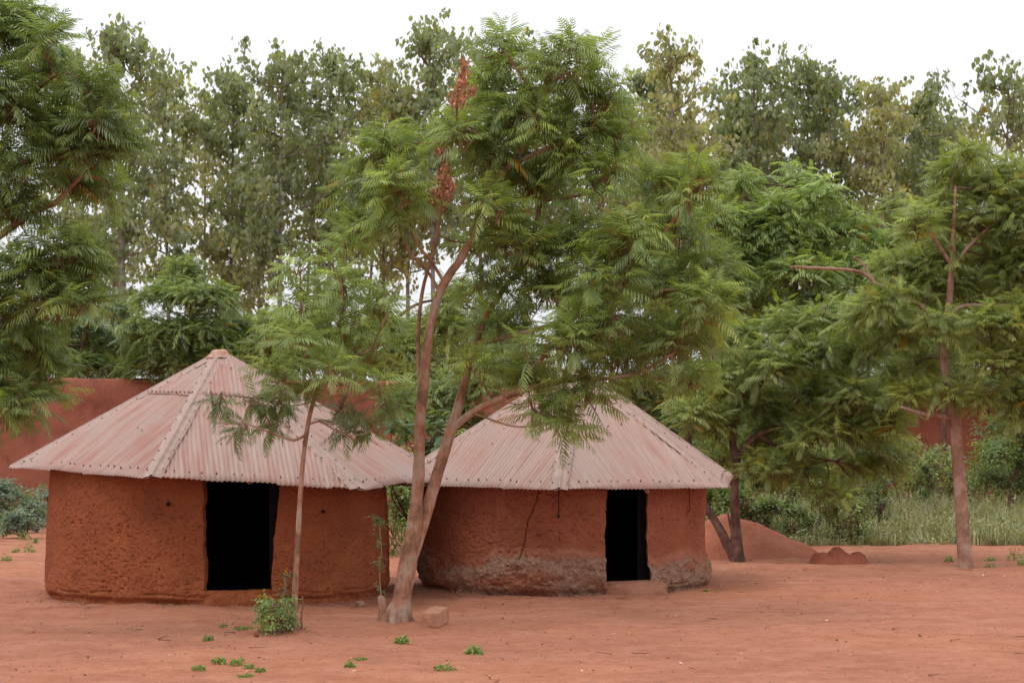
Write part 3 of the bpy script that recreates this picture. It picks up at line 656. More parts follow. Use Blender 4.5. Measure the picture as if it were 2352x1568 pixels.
def clump_twigs(clumps, dens, rg, shell=0.45, updir=0.8):
    """clumps: (centre xyz, radii xyz). returns twig roots, tips, clump index"""
    Rt, Tp, Id = [], [], []
    for ci, (c, r) in enumerate(clumps):
        c = np.asarray(c); r = np.asarray(r); n = max(4, int(dens * (r[0] * r[2] + 0.6 * r[0] * r[1] + 0.6 * r[1] * r[2])))
        d = rg.normal(0, 1, (n, 3)); d /= np.linalg.norm(d, axis=1)[:, None]; d[:, 2] = np.where(d[:, 2] < -0.5, -d[:, 2] * .6, d[:, 2])
        q = rg.uniform(shell, 1.0, (n, 1)) ** 0.7; tip = c + d * q * r; dr = d + [0, 0, updir] + rg.normal(0, .3, (n, 3)); dr /= np.linalg.norm(dr, axis=1)[:, None]
        Rt.append(tip - dr * rg.uniform(.30, .55, (n, 1)) * min(1.0, r.mean() / .5)); Tp.append(tip); Id += [ci] * n
    return np.concatenate(Rt), np.concatenate(Tp), np.array(Id)
def neem_crown(clumps, dens, rg, pal, temps, size=(.24, .36), per=10, yellow=.012, shell=.40, updir=1.3, young=True):
    """leaf mesh and twig mesh of a crown made of leaf sprays"""
    A, B, Id = clump_twigs(clumps, dens, rg, shell, updir); n = len(A); leaf, wood = MB(), MB()
    C = np.array([c for c, r in clumps])[Id]
    sticks(wood, C + (A - C) * 0.15 + rg.normal(0, .04, A.shape), A, .012, .008); sticks(wood, A, B, .008, .004)
    ax = B - A; ln = np.linalg.norm(ax, axis=1, keepdims=True); ax = ax / ln
    u = np.cross(ax, rg.normal(0, 1, ax.shape)); u /= np.linalg.norm(u, axis=1, keepdims=True); w = np.cross(ax, u)
    tone = palette(n, pal, rg, 0, .16)                          # each spray has its own green
    for k in range(per):
        f = (k + .5) / per; az = k * 2.39996 + rg.normal(0, .25, n); el = R(86 - 38 * f) + rg.normal(0, .16, n)
        d = np.cos(el)[:, None] * ax + np.sin(el)[:, None] * (np.cos(az)[:, None] * u + np.sin(az)[:, None] * w) + [0, 0, .04]
        pos = A + (B - A) * (0.25 + .75 * f); sz = rg.uniform(*size, n) * (1.06 - .45 * max(0, f - .6) / .4)
        c = 0.55 * tone + .45 * palette(n, pal, rg, 0, .2)
        if young and f > .75: c = c * np.array([1.35, 1.28, .95])     # the newest leaves at each tip are a yellower green
        y = rg.random(n) < yellow; c[y] = YELLOW * rg.uniform(.5, 1.1, (y.sum(), 1))
        keep = rg.random(n) < .93
        scatter(leaf, pos[keep], d[keep], sz[keep], c[keep], temps, rg, .22)
    return leaf, wood
def limb_to(mb, frm, c, r0, rg, seed):
    """thin wandering branch from a limb point into a clump"""
    frm = np.asarray(frm); c = np.asarray(c); m = (frm + c) / 2 + rg.normal(0, .10, 3) * np.linalg.norm(c - frm) + np.array([0, 0, -.08 * np.linalg.norm(c - frm)])
    tube(mb, [frm, m, c], [r0, r0 * .7, r0 * .35], 6, 6, .05, seed)
def px_clumps(lst, D, depth=0.85, sc=1.0, rg=None, jit=0.5):
    out = []
    for it in lst:
        x, y, rx, ry = it[:4]; dd = it[4] if len(it) > 4 else (rg.uniform(-jit, jit) if rg is not None else 0)
        c = P(x, y, D + dd); k = (D + dd) / F * sc; out.append((c, np.array([rx * k, max(rx, ry) * k * depth, ry * k])))
    return out
def pts_px(lst, D):
    return [P(q[0], q[1], D + (q[2] if len(q) > 2 else 0)) for q in lst]
def nearest(c, pool):
    pool = np.asarray(pool); d = np.linalg.norm((pool - c) * [1, 1, 1.2], axis=1) + np.where(pool[:, 2] > c[2] + .1, 1.5, 0); return pool[np.argmin(d)]

# ------------------------------------------------------------------ trees
def main_tree():
    D = 24.0; rg = np.random.default_rng(41); b = G(912, 1424); D = b[1]
    t = thing("neem_tree", b, "big forked neem tree with two dead red sprays, before the gap between the huts", "tree")
    s = D / F
    mb = MB()
    A = [(914, 1440), (922, 1370), (938, 1290), (953, 1190), (961, 1090), (965, 985), (974, 860), (986, 760), (1004, 690), (1026, 640), (1062, 588), (1092, 530), (1102, 480, .1)]
    tube(mb, pts_px(A, D), [x * s for x in (32, 21, 20, 16.5, 14, 12.5, 11, 10, 10, 9.5, 9, 7.5, 6.5)], 16, 8, .13, 1)
    a = np.linspace(0, 2 * math.pi, 7, endpoint=False)
    for q in a:                                               # buttressed root flare
        e = b + np.array([math.cos(q) * .21, math.sin(q) * .18, -.05]); tube(mb, [e, b + [math.cos(q) * .11, math.sin(q) * .09, .10], P(922, 1360, D)], [.055, .075, .05], 8, 5, .1, int(q * 9))
    mb.build("trunk", M_BARK, t)
    mb = MB(); Bq = [(934, 1330), (952, 1262, .05), (975, 1190, .1), (998, 1112, .12), (1023, 1030, .15), (1046, 955, .2), (1070, 870, .3), (1092, 790, .5), (1118, 725, .6), (1160, 660, .7), (1220, 590, .8)]
    tube(mb, pts_px(Bq, D), [x * s for x in (12, 14, 14.5, 14, 13, 11.5, 9.5, 8, 7, 6, 5)], 14, 8, .07, 2); mb.build("trunk", M_BARK, t)
    st = MB(); tube(st, [b + [-.19, .02, -.06], P(882, 1400, D), P(874, 1370, D)], [.10, .075, .05], 10, 6, .16, 5); st.build("stump", M_BARK, t)
    limbs = [
        ([(1030, 1010, .15), (1050, 975, .1), (1105, 935, 0), (1182, 903, -.15), (1260, 882, -.2), (1330, 870, -.25), (1405, 868, -.3), (1475, 852, -.3), (1545, 812, -.35)], (9.5, 9, 8.5, 7.5, 6.5, 5.5, 5, 4.5, 4)),
        ([(1010, 672), (985, 628, .1), (958, 600, .15), (936, 570, .2), (922, 530, .3)], (4.5, 4, 4, 3.5, 3, 2)),
        ([(1020, 648), (990, 600, -.1), (962, 565, -.2), (944, 520, -.3), (935, 480, -.3)], (4, 4, 3.8, 3.3, 3, 2)),
        ([(968, 900), (961, 830, .2), (962, 740, .3), (972, 660, .35), (998, 565, .3), (1014, 470, .2), (1050, 250, .2)], (5, 5, 5, 4.5, 4.5, 4, 3)),
        ([(1100, 490, .1), (1118, 430, .2), (1180, 372, .2), (1215, 318, .3), (1235, 240, .3), (1160, 120, .2)], (7, 7, 8, 6, 5, 3)),
        ([(1180, 374, .2), (1258, 342, .1), (1340, 308, 0), (1400, 240, 0)], (6, 5.5, 4.5, 3)),
        ([(1190, 640, .7), (1232, 515, .5), (1245, 465, .4), (1300, 455, .3), (1380, 440, .2)], (6, 6, 5, 4, 3)),
        ([(1092, 790, .5), (1180, 770, .4), (1290, 738, .3), (1400, 685, .2), (1450, 635, .1), (1510, 560, 0), (1580, 450, 0)], (7, 6.5, 6, 6, 5.5, 5, 3)),
        ([(1400, 690, .2), (1500, 670, .2), (1600, 660, .1)], (5, 4, 3)),
    ]
    pool = []
    for i, (l, r) in enumerate(limbs):
        mb = MB(); pp = pts_px(l, D); tube(mb, pp, [x * s for x in r], 9, 7, .06, 10 + i); mb.build("branch", M_BARK, t); pool += list(spline(pp, 3))[2:]
    pool += list(spline(pts_px(A, D), 3))[24:] + list(spline(pts_px(Bq, D), 3))[20:]
    L = [(1158, 88, 24, 30), (1368, 118, 22, 30), (1310, 105, 20, 20), (1150, 125, 62, 62), (1145, 200, 80, 60), (1300, 150, 95, 62), (1375, 215, 75, 80), (1210, 260, 120, 75), (1085, 285, 75, 55), (1320, 320, 110, 90), (1125, 350, 105, 65), (1240, 410, 100, 70),
         (1390, 400, 65, 75), (1420, 300, 40, 60), (875, 340, 105, 55), (960, 320, 60, 40), (835, 425, 70, 70), (925, 430, 85, 70), (845, 520, 75, 55), (900, 510, 60, 45), (1140, 455, 80, 60), (1195, 550, 115, 65), (1330, 545, 110, 80),
         (1440, 545, 90, 75), (1555, 510, 85, 70), (1600, 410, 65, 85), (1520, 420, 70, 60), (1260, 650, 110, 65), (1395, 620, 100, 70), (1400, 725, 100, 65), (1520, 650, 100, 75), (1620, 680, 70, 80), (1630, 590, 55, 55),
         (1150, 740, 80, 55), (1280, 775, 110, 60), (1430, 810, 100, 60), (1555, 780, 85, 70), (1640, 770, 40, 60), (1225, 855, 100, 45), (1345, 885, 85, 50), (1300, 955, 60, 50), (1225, 925, 60, 30), (1590, 870, 50, 60), (1110, 640, 60, 50), (1080, 560, 40, 40), (1090, 830, 60, 40)]
    cl = px_clumps(L, D, .95, 1.0, rg, .8)
    leaf, wood = neem_crown(cl, 34, rg, GREEN, FR_NEAR, (.33, .47), 8, .004)
    for i, (c, r) in enumerate(cl): limb_to(wood, nearest(c, pool), c, .015, rg, i)
    # leaves hanging over the right hut's roof
    leaf.merge(wood, 1).build("crown", [M_LEAF, M_BARK], t)
    for dead in ([(1068, 150, 10, 20), (1062, 185, 16, 28), (1050, 225, 22, 24), (1085, 205, 12, 12)], [(1016, 350, 14, 24), (1018, 400, 14, 30), (1005, 450, 24, 32), (1030, 430, 14, 30), (1070, 465, 10, 10)]):
        mb = MB(); cl2 = px_clumps(dead, D - .35, .9)
        for c, r in cl2:
            n = int(150 * r[0] * r[2] / .012); d = rg.normal(0, 1, (n, 3)); d /= np.linalg.norm(d, axis=1)[:, None]; pos = c + d * r * rg.random((n, 1)) ** .4 * rg.uniform(.8, 1.35, (n, 1))
            dr = rg.normal(0, .5, (n, 3)) + [0, 0, -.9]; col = np.array([.47, .215, .145]) * np.exp(rg.normal(0, .28, (n, 1)))
            scatter(mb, pos, dr, rg.uniform(.035, .07, n), col, BR_SMALL, rg, .8)
        pc = np.array([c for c, r in cl2]); tube(mb, [pc[-2] - [0, 0, .3], pc[min(2, len(pc) - 1)], pc[0] + [0, 0, .1]], [.014, .01, .005], 5, 5, 0, 0, col=(.2, .08, .05))
        o = mb.build("dead_spray", M_DRY, t); o["label"] = "dried red-brown hanging spray"
    # sucker shoot beside the stump
    sh = MB(); sp = [(877, 1385), (872, 1320, -.05), (876, 1260, -.05), (870, 1200, -.1), (862, 1185, -.1)]; tube(sh, pts_px(sp, D), [.012, .009, .008, .006, .004], 6, 6)
    sh.build("shoot_stem", M_BARK_R, t); lf = MB()
    q = spline(pts_px(sp, D), 8); idx = rg.integers(3, len(q), 46); pos = q[idx] + rg.normal(0, .012, (46, 3)); dr = rg.normal(0, 1, (46, 3)) + [0, 0, .1]
    scatter(lf, pos, dr, rg.uniform(.08, .17, 46), palette(46, [(.12, .17, .045), (.10, .15, .05), (.17, .2, .08)], rg), FR_BUSH, rg, .5); lf.build("shoot_leaves", M_LEAF, t)
main_tree()

def sapling():
    b = G(676, 1446); D = b[1]; rg = np.random.default_rng(52); s = D / F
    t = thing("neem_sapling", b, "slender neem sapling with a thin bare stem before the left hut's doorway", "tree")
    st = [(676, 1452), (677, 1380), (682, 1280), (689, 1150), (697, 1050), (710, 960), (728, 900), (745, 865), (765, 790, .1), (790, 700, .1)]
    mb = MB(); tube(mb, pts_px(st, D), [x * s for x in (9.5, 7.5, 6.5, 6, 5.5, 5, 4.5, 4, 3, 2.5)], 10, 7, .06, 4); mb.build("trunk", M_BARK, t)
    pool = list(spline(pts_px(st, D), 5))[28:]
    for i, (l, r) in enumerate((([(700, 1000), (675, 1010, -.1), (640, 1000, -.2), (560, 970, -.3)], (3.5, 3, 2.5, 1.5)), ([(705, 975), (735, 968), (765, 985, -.1), (800, 1000, -.2)], (3, 2.5, 2, 1.5)), ([(735, 885), (712, 840), (690, 780), (690, 700)], (4, 3.5, 3, 2)), ([(745, 868), (790, 830), (850, 800), (890, 720)], (3.5, 3, 2.5, 2)), ([(728, 900), (700, 885), (660, 880, -.1)], (2.5, 2, 1.5)))):
        mb = MB(); pp = pts_px(l, D); tube(mb, pp, [x * s for x in r], 7, 6, .05, i); mb.build("branch", M_BARK, t); pool += list(spline(pp, 4))[2:]
    L = [(700, 690, 70, 55), (790, 640, 85, 55), (860, 700, 65, 60), (690, 775, 75, 50), (795, 745, 80, 55), (860, 800, 75, 55), (640, 840, 45, 35), (760, 840, 85, 35), (860, 880, 60, 40), (650, 745, 40, 40), (800, 560, 45, 45), (690, 610, 40, 30)]
    cl = px_clumps(L, D, .9, 1.0, rg, .5); leaf, wood = neem_crown(cl, 25, rg, GREEN_LIGHT, FR_NEAR, (.30, .43), 8, .004)
    # hanging sprays in front of the left hut's roof
    L2 = [(500, 935, 60, 22), (570, 930, 60, 30), (560, 985, 55, 28), (640, 930, 50, 45), (620, 985, 40, 35), (800, 985, 55, 28), (860, 985, 45, 28), (775, 940, 45, 30), (890, 935, 40, 40), (680, 905, 60, 30), (640, 880, 50, 30)]
    cl2 = px_clumps(L2, D, .8, 1.0, rg, .3); l2, w2 = neem_crown(cl2, 38, rg, GREEN_DARK + GREEN[:1], FR_NEAR, (.26, .38), 6, .004, .2, -.35, young=False)
    for i, (c, r) in enumerate(cl): limb_to(wood, nearest(c, pool), c, .014, rg, i)
    for i, (c, r) in enumerate(cl2): limb_to(w2, nearest(c, pool), c, .010, rg, i)
    leaf.merge(wood, 1).build("crown", [M_LEAF, M_BARK], t); l2.merge(w2, 1).build("hanging_leaves", [M_LEAF, M_BARK], t)
sapling()

def left_tree():
    rg = np.random.default_rng(63); b = G(-330, 1470); D = 22.0; b = np.array([P(-330, 1470, D)[0], D, float(gz(P(-330, 1470, D)[0], D))]); s = D / F
    t = thing("neem_tree", b, "near dark green neem tree whose crown fills the left edge of the view", "tree")
    mb = MB(); st = [(-330, 1480), (-320, 1250), (-290, 1050), (-260, 850), (-230, 600), (-180, 350), (-120, 120)]
    tube(mb, pts_px(st, D), [x * s for x in (40, 30, 27, 24, 20, 15, 9)], 14, 7, .07, 6); mb.build("trunk", M_BARK, t); pool = list(spline(pts_px(st, D), 5))[15:]
    for i, (l, r) in enumerate((([(-250, 720), (-120, 620), (0, 540), (70, 492), (130, 462), (190, 400)], (14, 12, 9, 7, 6, 4)), ([(-280, 900), (-150, 790), (-20, 705), (60, 655), (130, 600)], (12, 10, 7, 5, 3.5)), ([(-200, 450), (-80, 330), (40, 250), (120, 170)], (13, 10, 8, 5)), ([(-290, 1000), (-150, 930), (-20, 890), (80, 880)], (10, 8, 6, 4)), ([(-10, 545), (5, 480), (20, 380)], (5, 5, 4)))):
        mb = MB(); pp = pts_px(l, D); tube(mb, pp, [x * s for x in r], 9, 6, .06, i + 3); mb.build("branch", M_BARK, t); pool += list(spline(pp, 4))[4:]
    L = [(30, 60, 110, 90), (100, 160, 70, 70), (-10, 200, 110, 90), (90, 270, 90, 60), (210, 200, 75, 45), (230, 280, 75, 50), (170, 320, 90, 60), (40, 370, 100, 65), (240, 350, 60, 45), (150, 400, 90, 45), (20, 460, 90, 55), (-90, 400, 90, 90),
         (150, 560, 85, 55), (200, 620, 65, 55), (60, 610, 90, 60), (130, 680, 90, 60), (20, 720, 90, 60), (190, 700, 55, 45), (70, 800, 75, 55), (-20, 820, 80, 60), (60, 910, 70, 40), (120, 885, 55, 35), (-10, 925, 55, 45), (-90, 650, 90, 90), (-100, 120, 100, 100), (120, 90, 50, 45), (250, 430, 35, 30), (-90, 880, 80, 60)]
    cl = px_clumps(L, D, 1.0, 1.0, rg, .7); leaf, wood = neem_crown(cl, 44, rg, GREEN_DARK + GREEN_DARK + GREEN[:3], FR_NEAR, (.34, .48), 8, .006)
    for i, (c, r) in enumerate(cl): limb_to(wood, nearest(c, pool), c, .020, rg, i)
    leaf.merge(wood, 1).build("crown", [M_LEAF, M_BARK], t)
left_tree()

def right_tree():
    b = G(2218, 1304); D = b[1]; rg = np.random.default_rng(74); s = D / F
    t = thing("neem_tree", b, "straight pale-trunked neem tree at the right before the grass", "tree")
    st = [(2220, 1312), (2214, 1250), (2207, 1140), (2198, 1030), (2192, 955), (2176, 880), (2168, 820), (2171, 760), (2180, 690), (2187, 610), (2190, 520), (2195, 430)]
    mb = MB(); tube(mb, pts_px(st, D), [x * s for x in (19, 16, 15, 13.5, 14, 9.5, 9, 9, 8, 7, 5, 3)], 14, 7, .06, 8); mb.build("trunk", M_BARK_R, t); pool = list(spline(pts_px(st, D), 4))[20:]
    for i, (l, r) in enumerate((([(2192, 962), (2160, 955, -.1), (2125, 952, -.2), (2070, 935, -.4)], (7, 6.5, 5, 3)), ([(2196, 955), (2228, 933), (2262, 925), (2330, 905)], (7, 6, 5, 3)), ([(2170, 775), (2150, 750), (2118, 705), (2050, 670), (2010, 650)], (6, 5, 4.5, 4, 4)), ([(2010, 652, -.2), (1998, 638, -.2), (1965, 622, -.3), (1890, 616, -.4), (1815, 613, -.5)], (5, 4.5, 4, 3.5, 3)), ([(2000, 640, -.2), (1985, 610, -.2), (1960, 590, -.2)], (3, 2.5, 2)), ([(2178, 722), (2218, 702), (2300, 702), (2352, 690)], (6, 5, 4, 3)), ([(2186, 620), (2230, 560), (2300, 500)], (5, 4, 3)), ([(2187, 610), (2140, 540), (2100, 500)], (5, 4, 3)), ([(2240, 770), (2290, 810), (2340, 850)], (2.5, 2, 2)))):
        mb = MB(); pp = pts_px(l, D); tube(mb, pp, [x * s for x in r], 8, 6, .06, i + 8); mb.build("branch", M_BARK_R, t); pool += list(spline(pp, 4))[3:]
    L = [(2190, 400, 50, 60), (2210, 350, 45, 40), (2150, 470, 60, 50), (2270, 430, 75, 55), (2230, 510, 85, 55), (2320, 500, 75, 75), (2110, 510, 60, 45), (2160, 580, 80, 50), (2270, 590, 85, 55), (2120, 650, 80, 50), (2030, 690, 80, 45), (2230, 660, 85, 50), (2340, 620, 70, 60), (1970, 720, 60, 40),
         (2060, 760, 75, 50), (2280, 740, 80, 50), (2350, 720, 60, 60), (2110, 830, 60, 45), (2290, 820, 70, 45), (2350, 830, 60, 60), (2180, 890, 55, 28), (2260, 900, 60, 30), (2330, 930, 60, 70), (2380, 900, 60, 80), (2090, 900, 60, 40), (2400, 560, 80, 90), (2420, 720, 80, 90), (2200, 760, 40, 30), (2320, 400, 60, 50), (2380, 450, 70, 60), (2150, 740, 60, 40), (2330, 570, 70, 50), (2060, 600, 70, 45)]
    cl = px_clumps(L, D, 1.0, 1.0, rg, .9); leaf, wood = neem_crown(cl, 31, rg, OLIVE + GREEN[:3], FR_NEAR, (.33, .46), 9, .012)
    for i, (c, r) in enumerate(cl): limb_to(wood, nearest(c, pool), c, .022, rg, i)
    leaf.merge(wood, 1).build("crown", [M_LEAF, M_BARK_D], t)
right_tree()

def mid_tree():
    b = G(1692, 1288); D = b[1]; rg = np.random.default_rng(85); s = D / F
    t = thing("neem_tree", b, "low dense neem tree with a leaning double trunk just right of the smaller hut", "tree")
    pool = []
    for q, r in (([(1694, 1296), (1690, 1210), (1686, 1120), (1691, 1060), (1683, 1010), (1700, 930), (1750, 860, .2)], (18, 11, 10, 10, 8, 7, 5)), ([(1690, 1290), (1668, 1245), (1642, 1195), (1612, 1145), (1590, 1050, .2), (1570, 960, .3)], (12, 10.5, 10, 9, 8, 6))):
        mb = MB(); pp = pts_px(q, D); tube(mb, pp, [x * s for x in r], 11, 7, .09, 9); mb.build("trunk", M_BARK_D, t); pool += list(spline(pp, 4))[14:]
    mb = MB(); tube(mb, pts_px([(1688, 1250, -.05), (1680, 1215, -.1), (1672, 1180, -.1)], D), [.035, .03, .018], 7, 5, .15, 3); mb.build("stump", M_BARK_D, t)
    for i, (l, r) in enumerate((([(1690, 1050), (1740, 1000), (1830, 970), (1930, 960), (2030, 940)], (8, 7, 6, 5, 3)), ([(1700, 930), (1780, 850), (1860, 780), (1900, 700)], (6, 5, 4, 3)), ([(1740, 1000), (1820, 1040), (1920, 1060)], (5, 4, 3)))):
        mb = MB(); pp = pts_px(l, D); tube(mb, pp, [x * s for x in r], 8, 6, .06, i + 5); mb.build("branch", M_BARK_D, t); pool += list(spline(pp, 4))[3:]
    L = [(1600, 940, 70, 55), (1655, 975, 60, 50), (1585, 880, 60, 55), (1740, 925, 70, 50), (1730, 1010, 65, 40), (1780, 965, 70, 50), (1770, 1060, 70, 40), (1850, 900, 90, 55), (1880, 985, 90, 50), (1850, 1070, 75, 40), (1960, 900, 90, 55), (1970, 985, 85, 50), (2040, 960, 70, 55), (1960, 1060, 80, 40), (2030, 1040, 60, 40), (1900, 1120, 60, 30),
         (1680, 870, 75, 55), (1770, 830, 85, 60), (1880, 810, 90, 60), (1980, 800, 90, 60), (2070, 850, 60, 60), (1700, 780, 75, 60), (1810, 740, 80, 60), (1920, 720, 80, 55), (1660, 1050, 40, 30)]
    cl = px_clumps(L, D, 1.0, 1.0, rg, .9); leaf, wood = neem_crown(cl, 31, rg, GREEN + OLIVE[:2], FR_NEAR, (.33, .46), 9, .006)
    for i, (c, r) in enumerate(cl): limb_to(wood, nearest(c, pool), c, .022, rg, i)
    leaf.merge(wood, 1).build("crown", [M_LEAF, M_BARK_D], t)
mid_tree()

def back_neem(px, D, L, pal, label, seed, dens=16, temps=FR_FAR, size=(.38, .56), group="bushy trees behind the huts", bark=None, yellow=.006, r0=.11):
    rg = np.random.default_rng(seed); x = (px - CX) * D / F; b = np.array([x, D, float(gz(x, D))])
    t = thing("neem_tree", b, label, "tree", group); cl = px_clumps(L, D, 1.0, 1.0, rg, 1.0); cs = np.array([c for c, r in cl]); top = cs[np.argmax(cs[:, 2])]; mid = cs.mean(0)
    p = [b - [0, 0, .1], b * .55 + np.array([mid[0], mid[1], mid[2]]) * .45, mid * .6 + top * .4, top]
    mb = MB(); tube(mb, p, [r0, r0 * .8, r0 * .5, .03], 9, 8, .07, seed); mb.build("trunk", bark or M_BARK_D, t); pool = list(spline(p, 10))[6:]
    leaf, wood = neem_crown(cl, dens * 1.55, rg, pal, temps, size, 9, yellow)
    for i, (c, r) in enumerate(cl): limb_to(wood, nearest(c, pool), c, .035, rg, i)
    leaf.merge(wood, 1).build("crown", [M_LEAF, M_BARK_D], t)
back_neem(1800, 46, [(1830, 405, 50, 40), (1730, 500, 80, 60), (1800, 540, 100, 70), (1880, 450, 70, 60), (1940, 530, 80, 60), (1700, 590, 80, 60), (1840, 630, 110, 60), (1960, 610, 90, 60), (2040, 560, 70, 55), (1740, 690, 110, 60), (1660, 680, 70, 70), (1900, 700, 110, 60), (2050, 660, 70, 70), (1990, 740, 80, 60), (1700, 420, 50, 45), (1790, 470, 50, 40), (1640, 500, 60, 60)], GREEN_LIGHT, "pale green round-topped neem tree behind the low dense one, right of centre", 201, dens=13)
back_neem(1560, 44, [(1480, 640, 110, 80), (1560, 760, 110, 80), (1420, 780, 110, 80), (1500, 880, 100, 70), (1620, 860, 90, 70), (1600, 980, 90, 60), (1520, 970, 90, 60), (1650, 620, 80, 70), (1340, 700, 90, 80), (1700, 960, 80, 60)], GREEN_DARK, "dark shaded neem tree directly behind the smaller hut's roof", 202, dens=13)
back_neem(430, 64, [(430, 620, 60, 40), (380, 680, 75, 50), (470, 680, 80, 50), (350, 760, 85, 50), (440, 760, 100, 55), (540, 760, 80, 55), (400, 830, 110, 45), (520, 830, 90, 45), (320, 840, 50, 50), (590, 820, 70, 50)], GREEN + GREEN_DARK, "round bushy tree rising over the wall behind the left hut's roof peak", 203, dens=10, size=(.42, .62))
back_neem(190, 66, [(170, 740, 80, 50), (240, 790, 60, 50), (120, 810, 80, 50), (210, 840, 80, 40), (60, 780, 80, 60), (-20, 800, 80, 60), (270, 720, 40, 50)], GREEN_DARK, "dark bushy tree over the wall beside the left edge tree", 204, dens=10, size=(.42, .62))
back_neem(700, 62, [(620, 800, 70, 60), (700, 760, 80, 60), (790, 800, 80, 60), (870, 760, 80, 70), (640, 740, 60, 50), (940, 820, 70, 60), (1010, 760, 80, 70), (760, 700, 60, 50), (1060, 680, 70, 60)], GREEN + OLIVE[:2], "mid green bushy tree behind the sapling's crown", 205, dens=10, size=(.42, .62))
back_neem(1040, 50, [(1000, 900, 80, 60), (1060, 960, 70, 60), (970, 970, 70, 60), (1100, 880, 80, 60), (1010, 1040, 60, 40), (920, 920, 60, 50), (1080, 1020, 60, 40), (1160, 830, 80, 60)], GREEN_DARK + GREEN[:2], "dense dark shrubby tree in the gap between the two hut roofs", 206, dens=13, size=(.32, .5))
back_neem(2320, 52, [(2300, 1040, 70, 50), (2350, 990, 70, 60), (2270, 1085, 50, 35), (2380, 1070, 70, 50), (2330, 1110, 60, 30), (2410, 940, 70, 70), (2290, 980, 50, 40)], GREEN_DARK, "dark leafy bush tree against the wall at the right edge", 207, dens=15, size=(.26, .4), temps=FR_BUSH)
back_neem(2150, 58, [(2120, 560, 80, 60), (2060, 480, 50, 40), (2200, 600, 90, 70), (2300, 640, 90, 70), (2110, 700, 90, 70), (2240, 760, 100, 70), (2340, 780, 80, 70), (2160, 860, 80, 55), (2060, 800, 80, 60), (2320, 880, 80, 50)], OLIVE + GREEN_DARK, "olive green tree behind the straight pale trunk", 208, dens=9, size=(.34, .52))

back_neem(120, 74, [(60, 760, 90, 60), (160, 790, 90, 55), (260, 800, 80, 55), (330, 790, 80, 60), (110, 840, 90, 45), (230, 850, 90, 40), (20, 840, 80, 40)], GREEN_DARK, "dark understorey tree low over the far left stretch of wall", 211, dens=9, size=(.44, .66), yellow=.003)
back_neem(560, 74, [(480, 800, 90, 60), (560, 780, 90, 60), (650, 800, 90, 60), (740, 810, 90, 60), (600, 850, 90, 40), (420, 840, 80, 45)], GREEN_DARK, "dark understorey tree low over the wall left of the sapling's crown", 212, dens=9, size=(.44, .66), yellow=.003)
back_neem(940, 72, [(840, 840, 90, 50), (930, 850, 90, 50), (1030, 840, 90, 60), (1130, 800, 90, 70), (1200, 860, 90, 60), (980, 760, 90, 60), (1090, 740, 80, 60)], GREEN_DARK + OLIVE, "dark understorey tree behind the big neem's forked trunk", 213, dens=9, size=(.44, .66), yellow=.003)
back_neem(1900, 70, [(1700, 640, 100, 80), (1820, 600, 100, 80), (1940, 640, 100, 80), (2060, 660, 100, 80), (1760, 740, 110, 80), (1880, 760, 110, 80), (2000, 780, 110, 80), (1640, 780, 100, 80), (2120, 800, 100, 80), (1760, 860, 110, 70), (1900, 880, 110, 70), (2060, 890, 110, 60)], OLIVE + GREEN_DARK, "wide shaded tree deep behind the low dense neem", 214, dens=8, size=(.44, .66), yellow=.004)
back_neem(2300, 76, [(2220, 700, 90, 80), (2330, 720, 90, 80), (2160, 800, 90, 70), (2280, 820, 100, 70), (2390, 820, 90, 80), (2340, 600, 80, 70), (2240, 560, 80, 60), (2250, 885, 100, 50), (2360, 900, 90, 50), (2140, 895, 90, 45), (2040, 890, 90, 45)], OLIVE + GREEN_DARK, "shaded olive tree deep behind the pale trunk at the right edge", 215, dens=8, size=(.44, .66), yellow=.004)

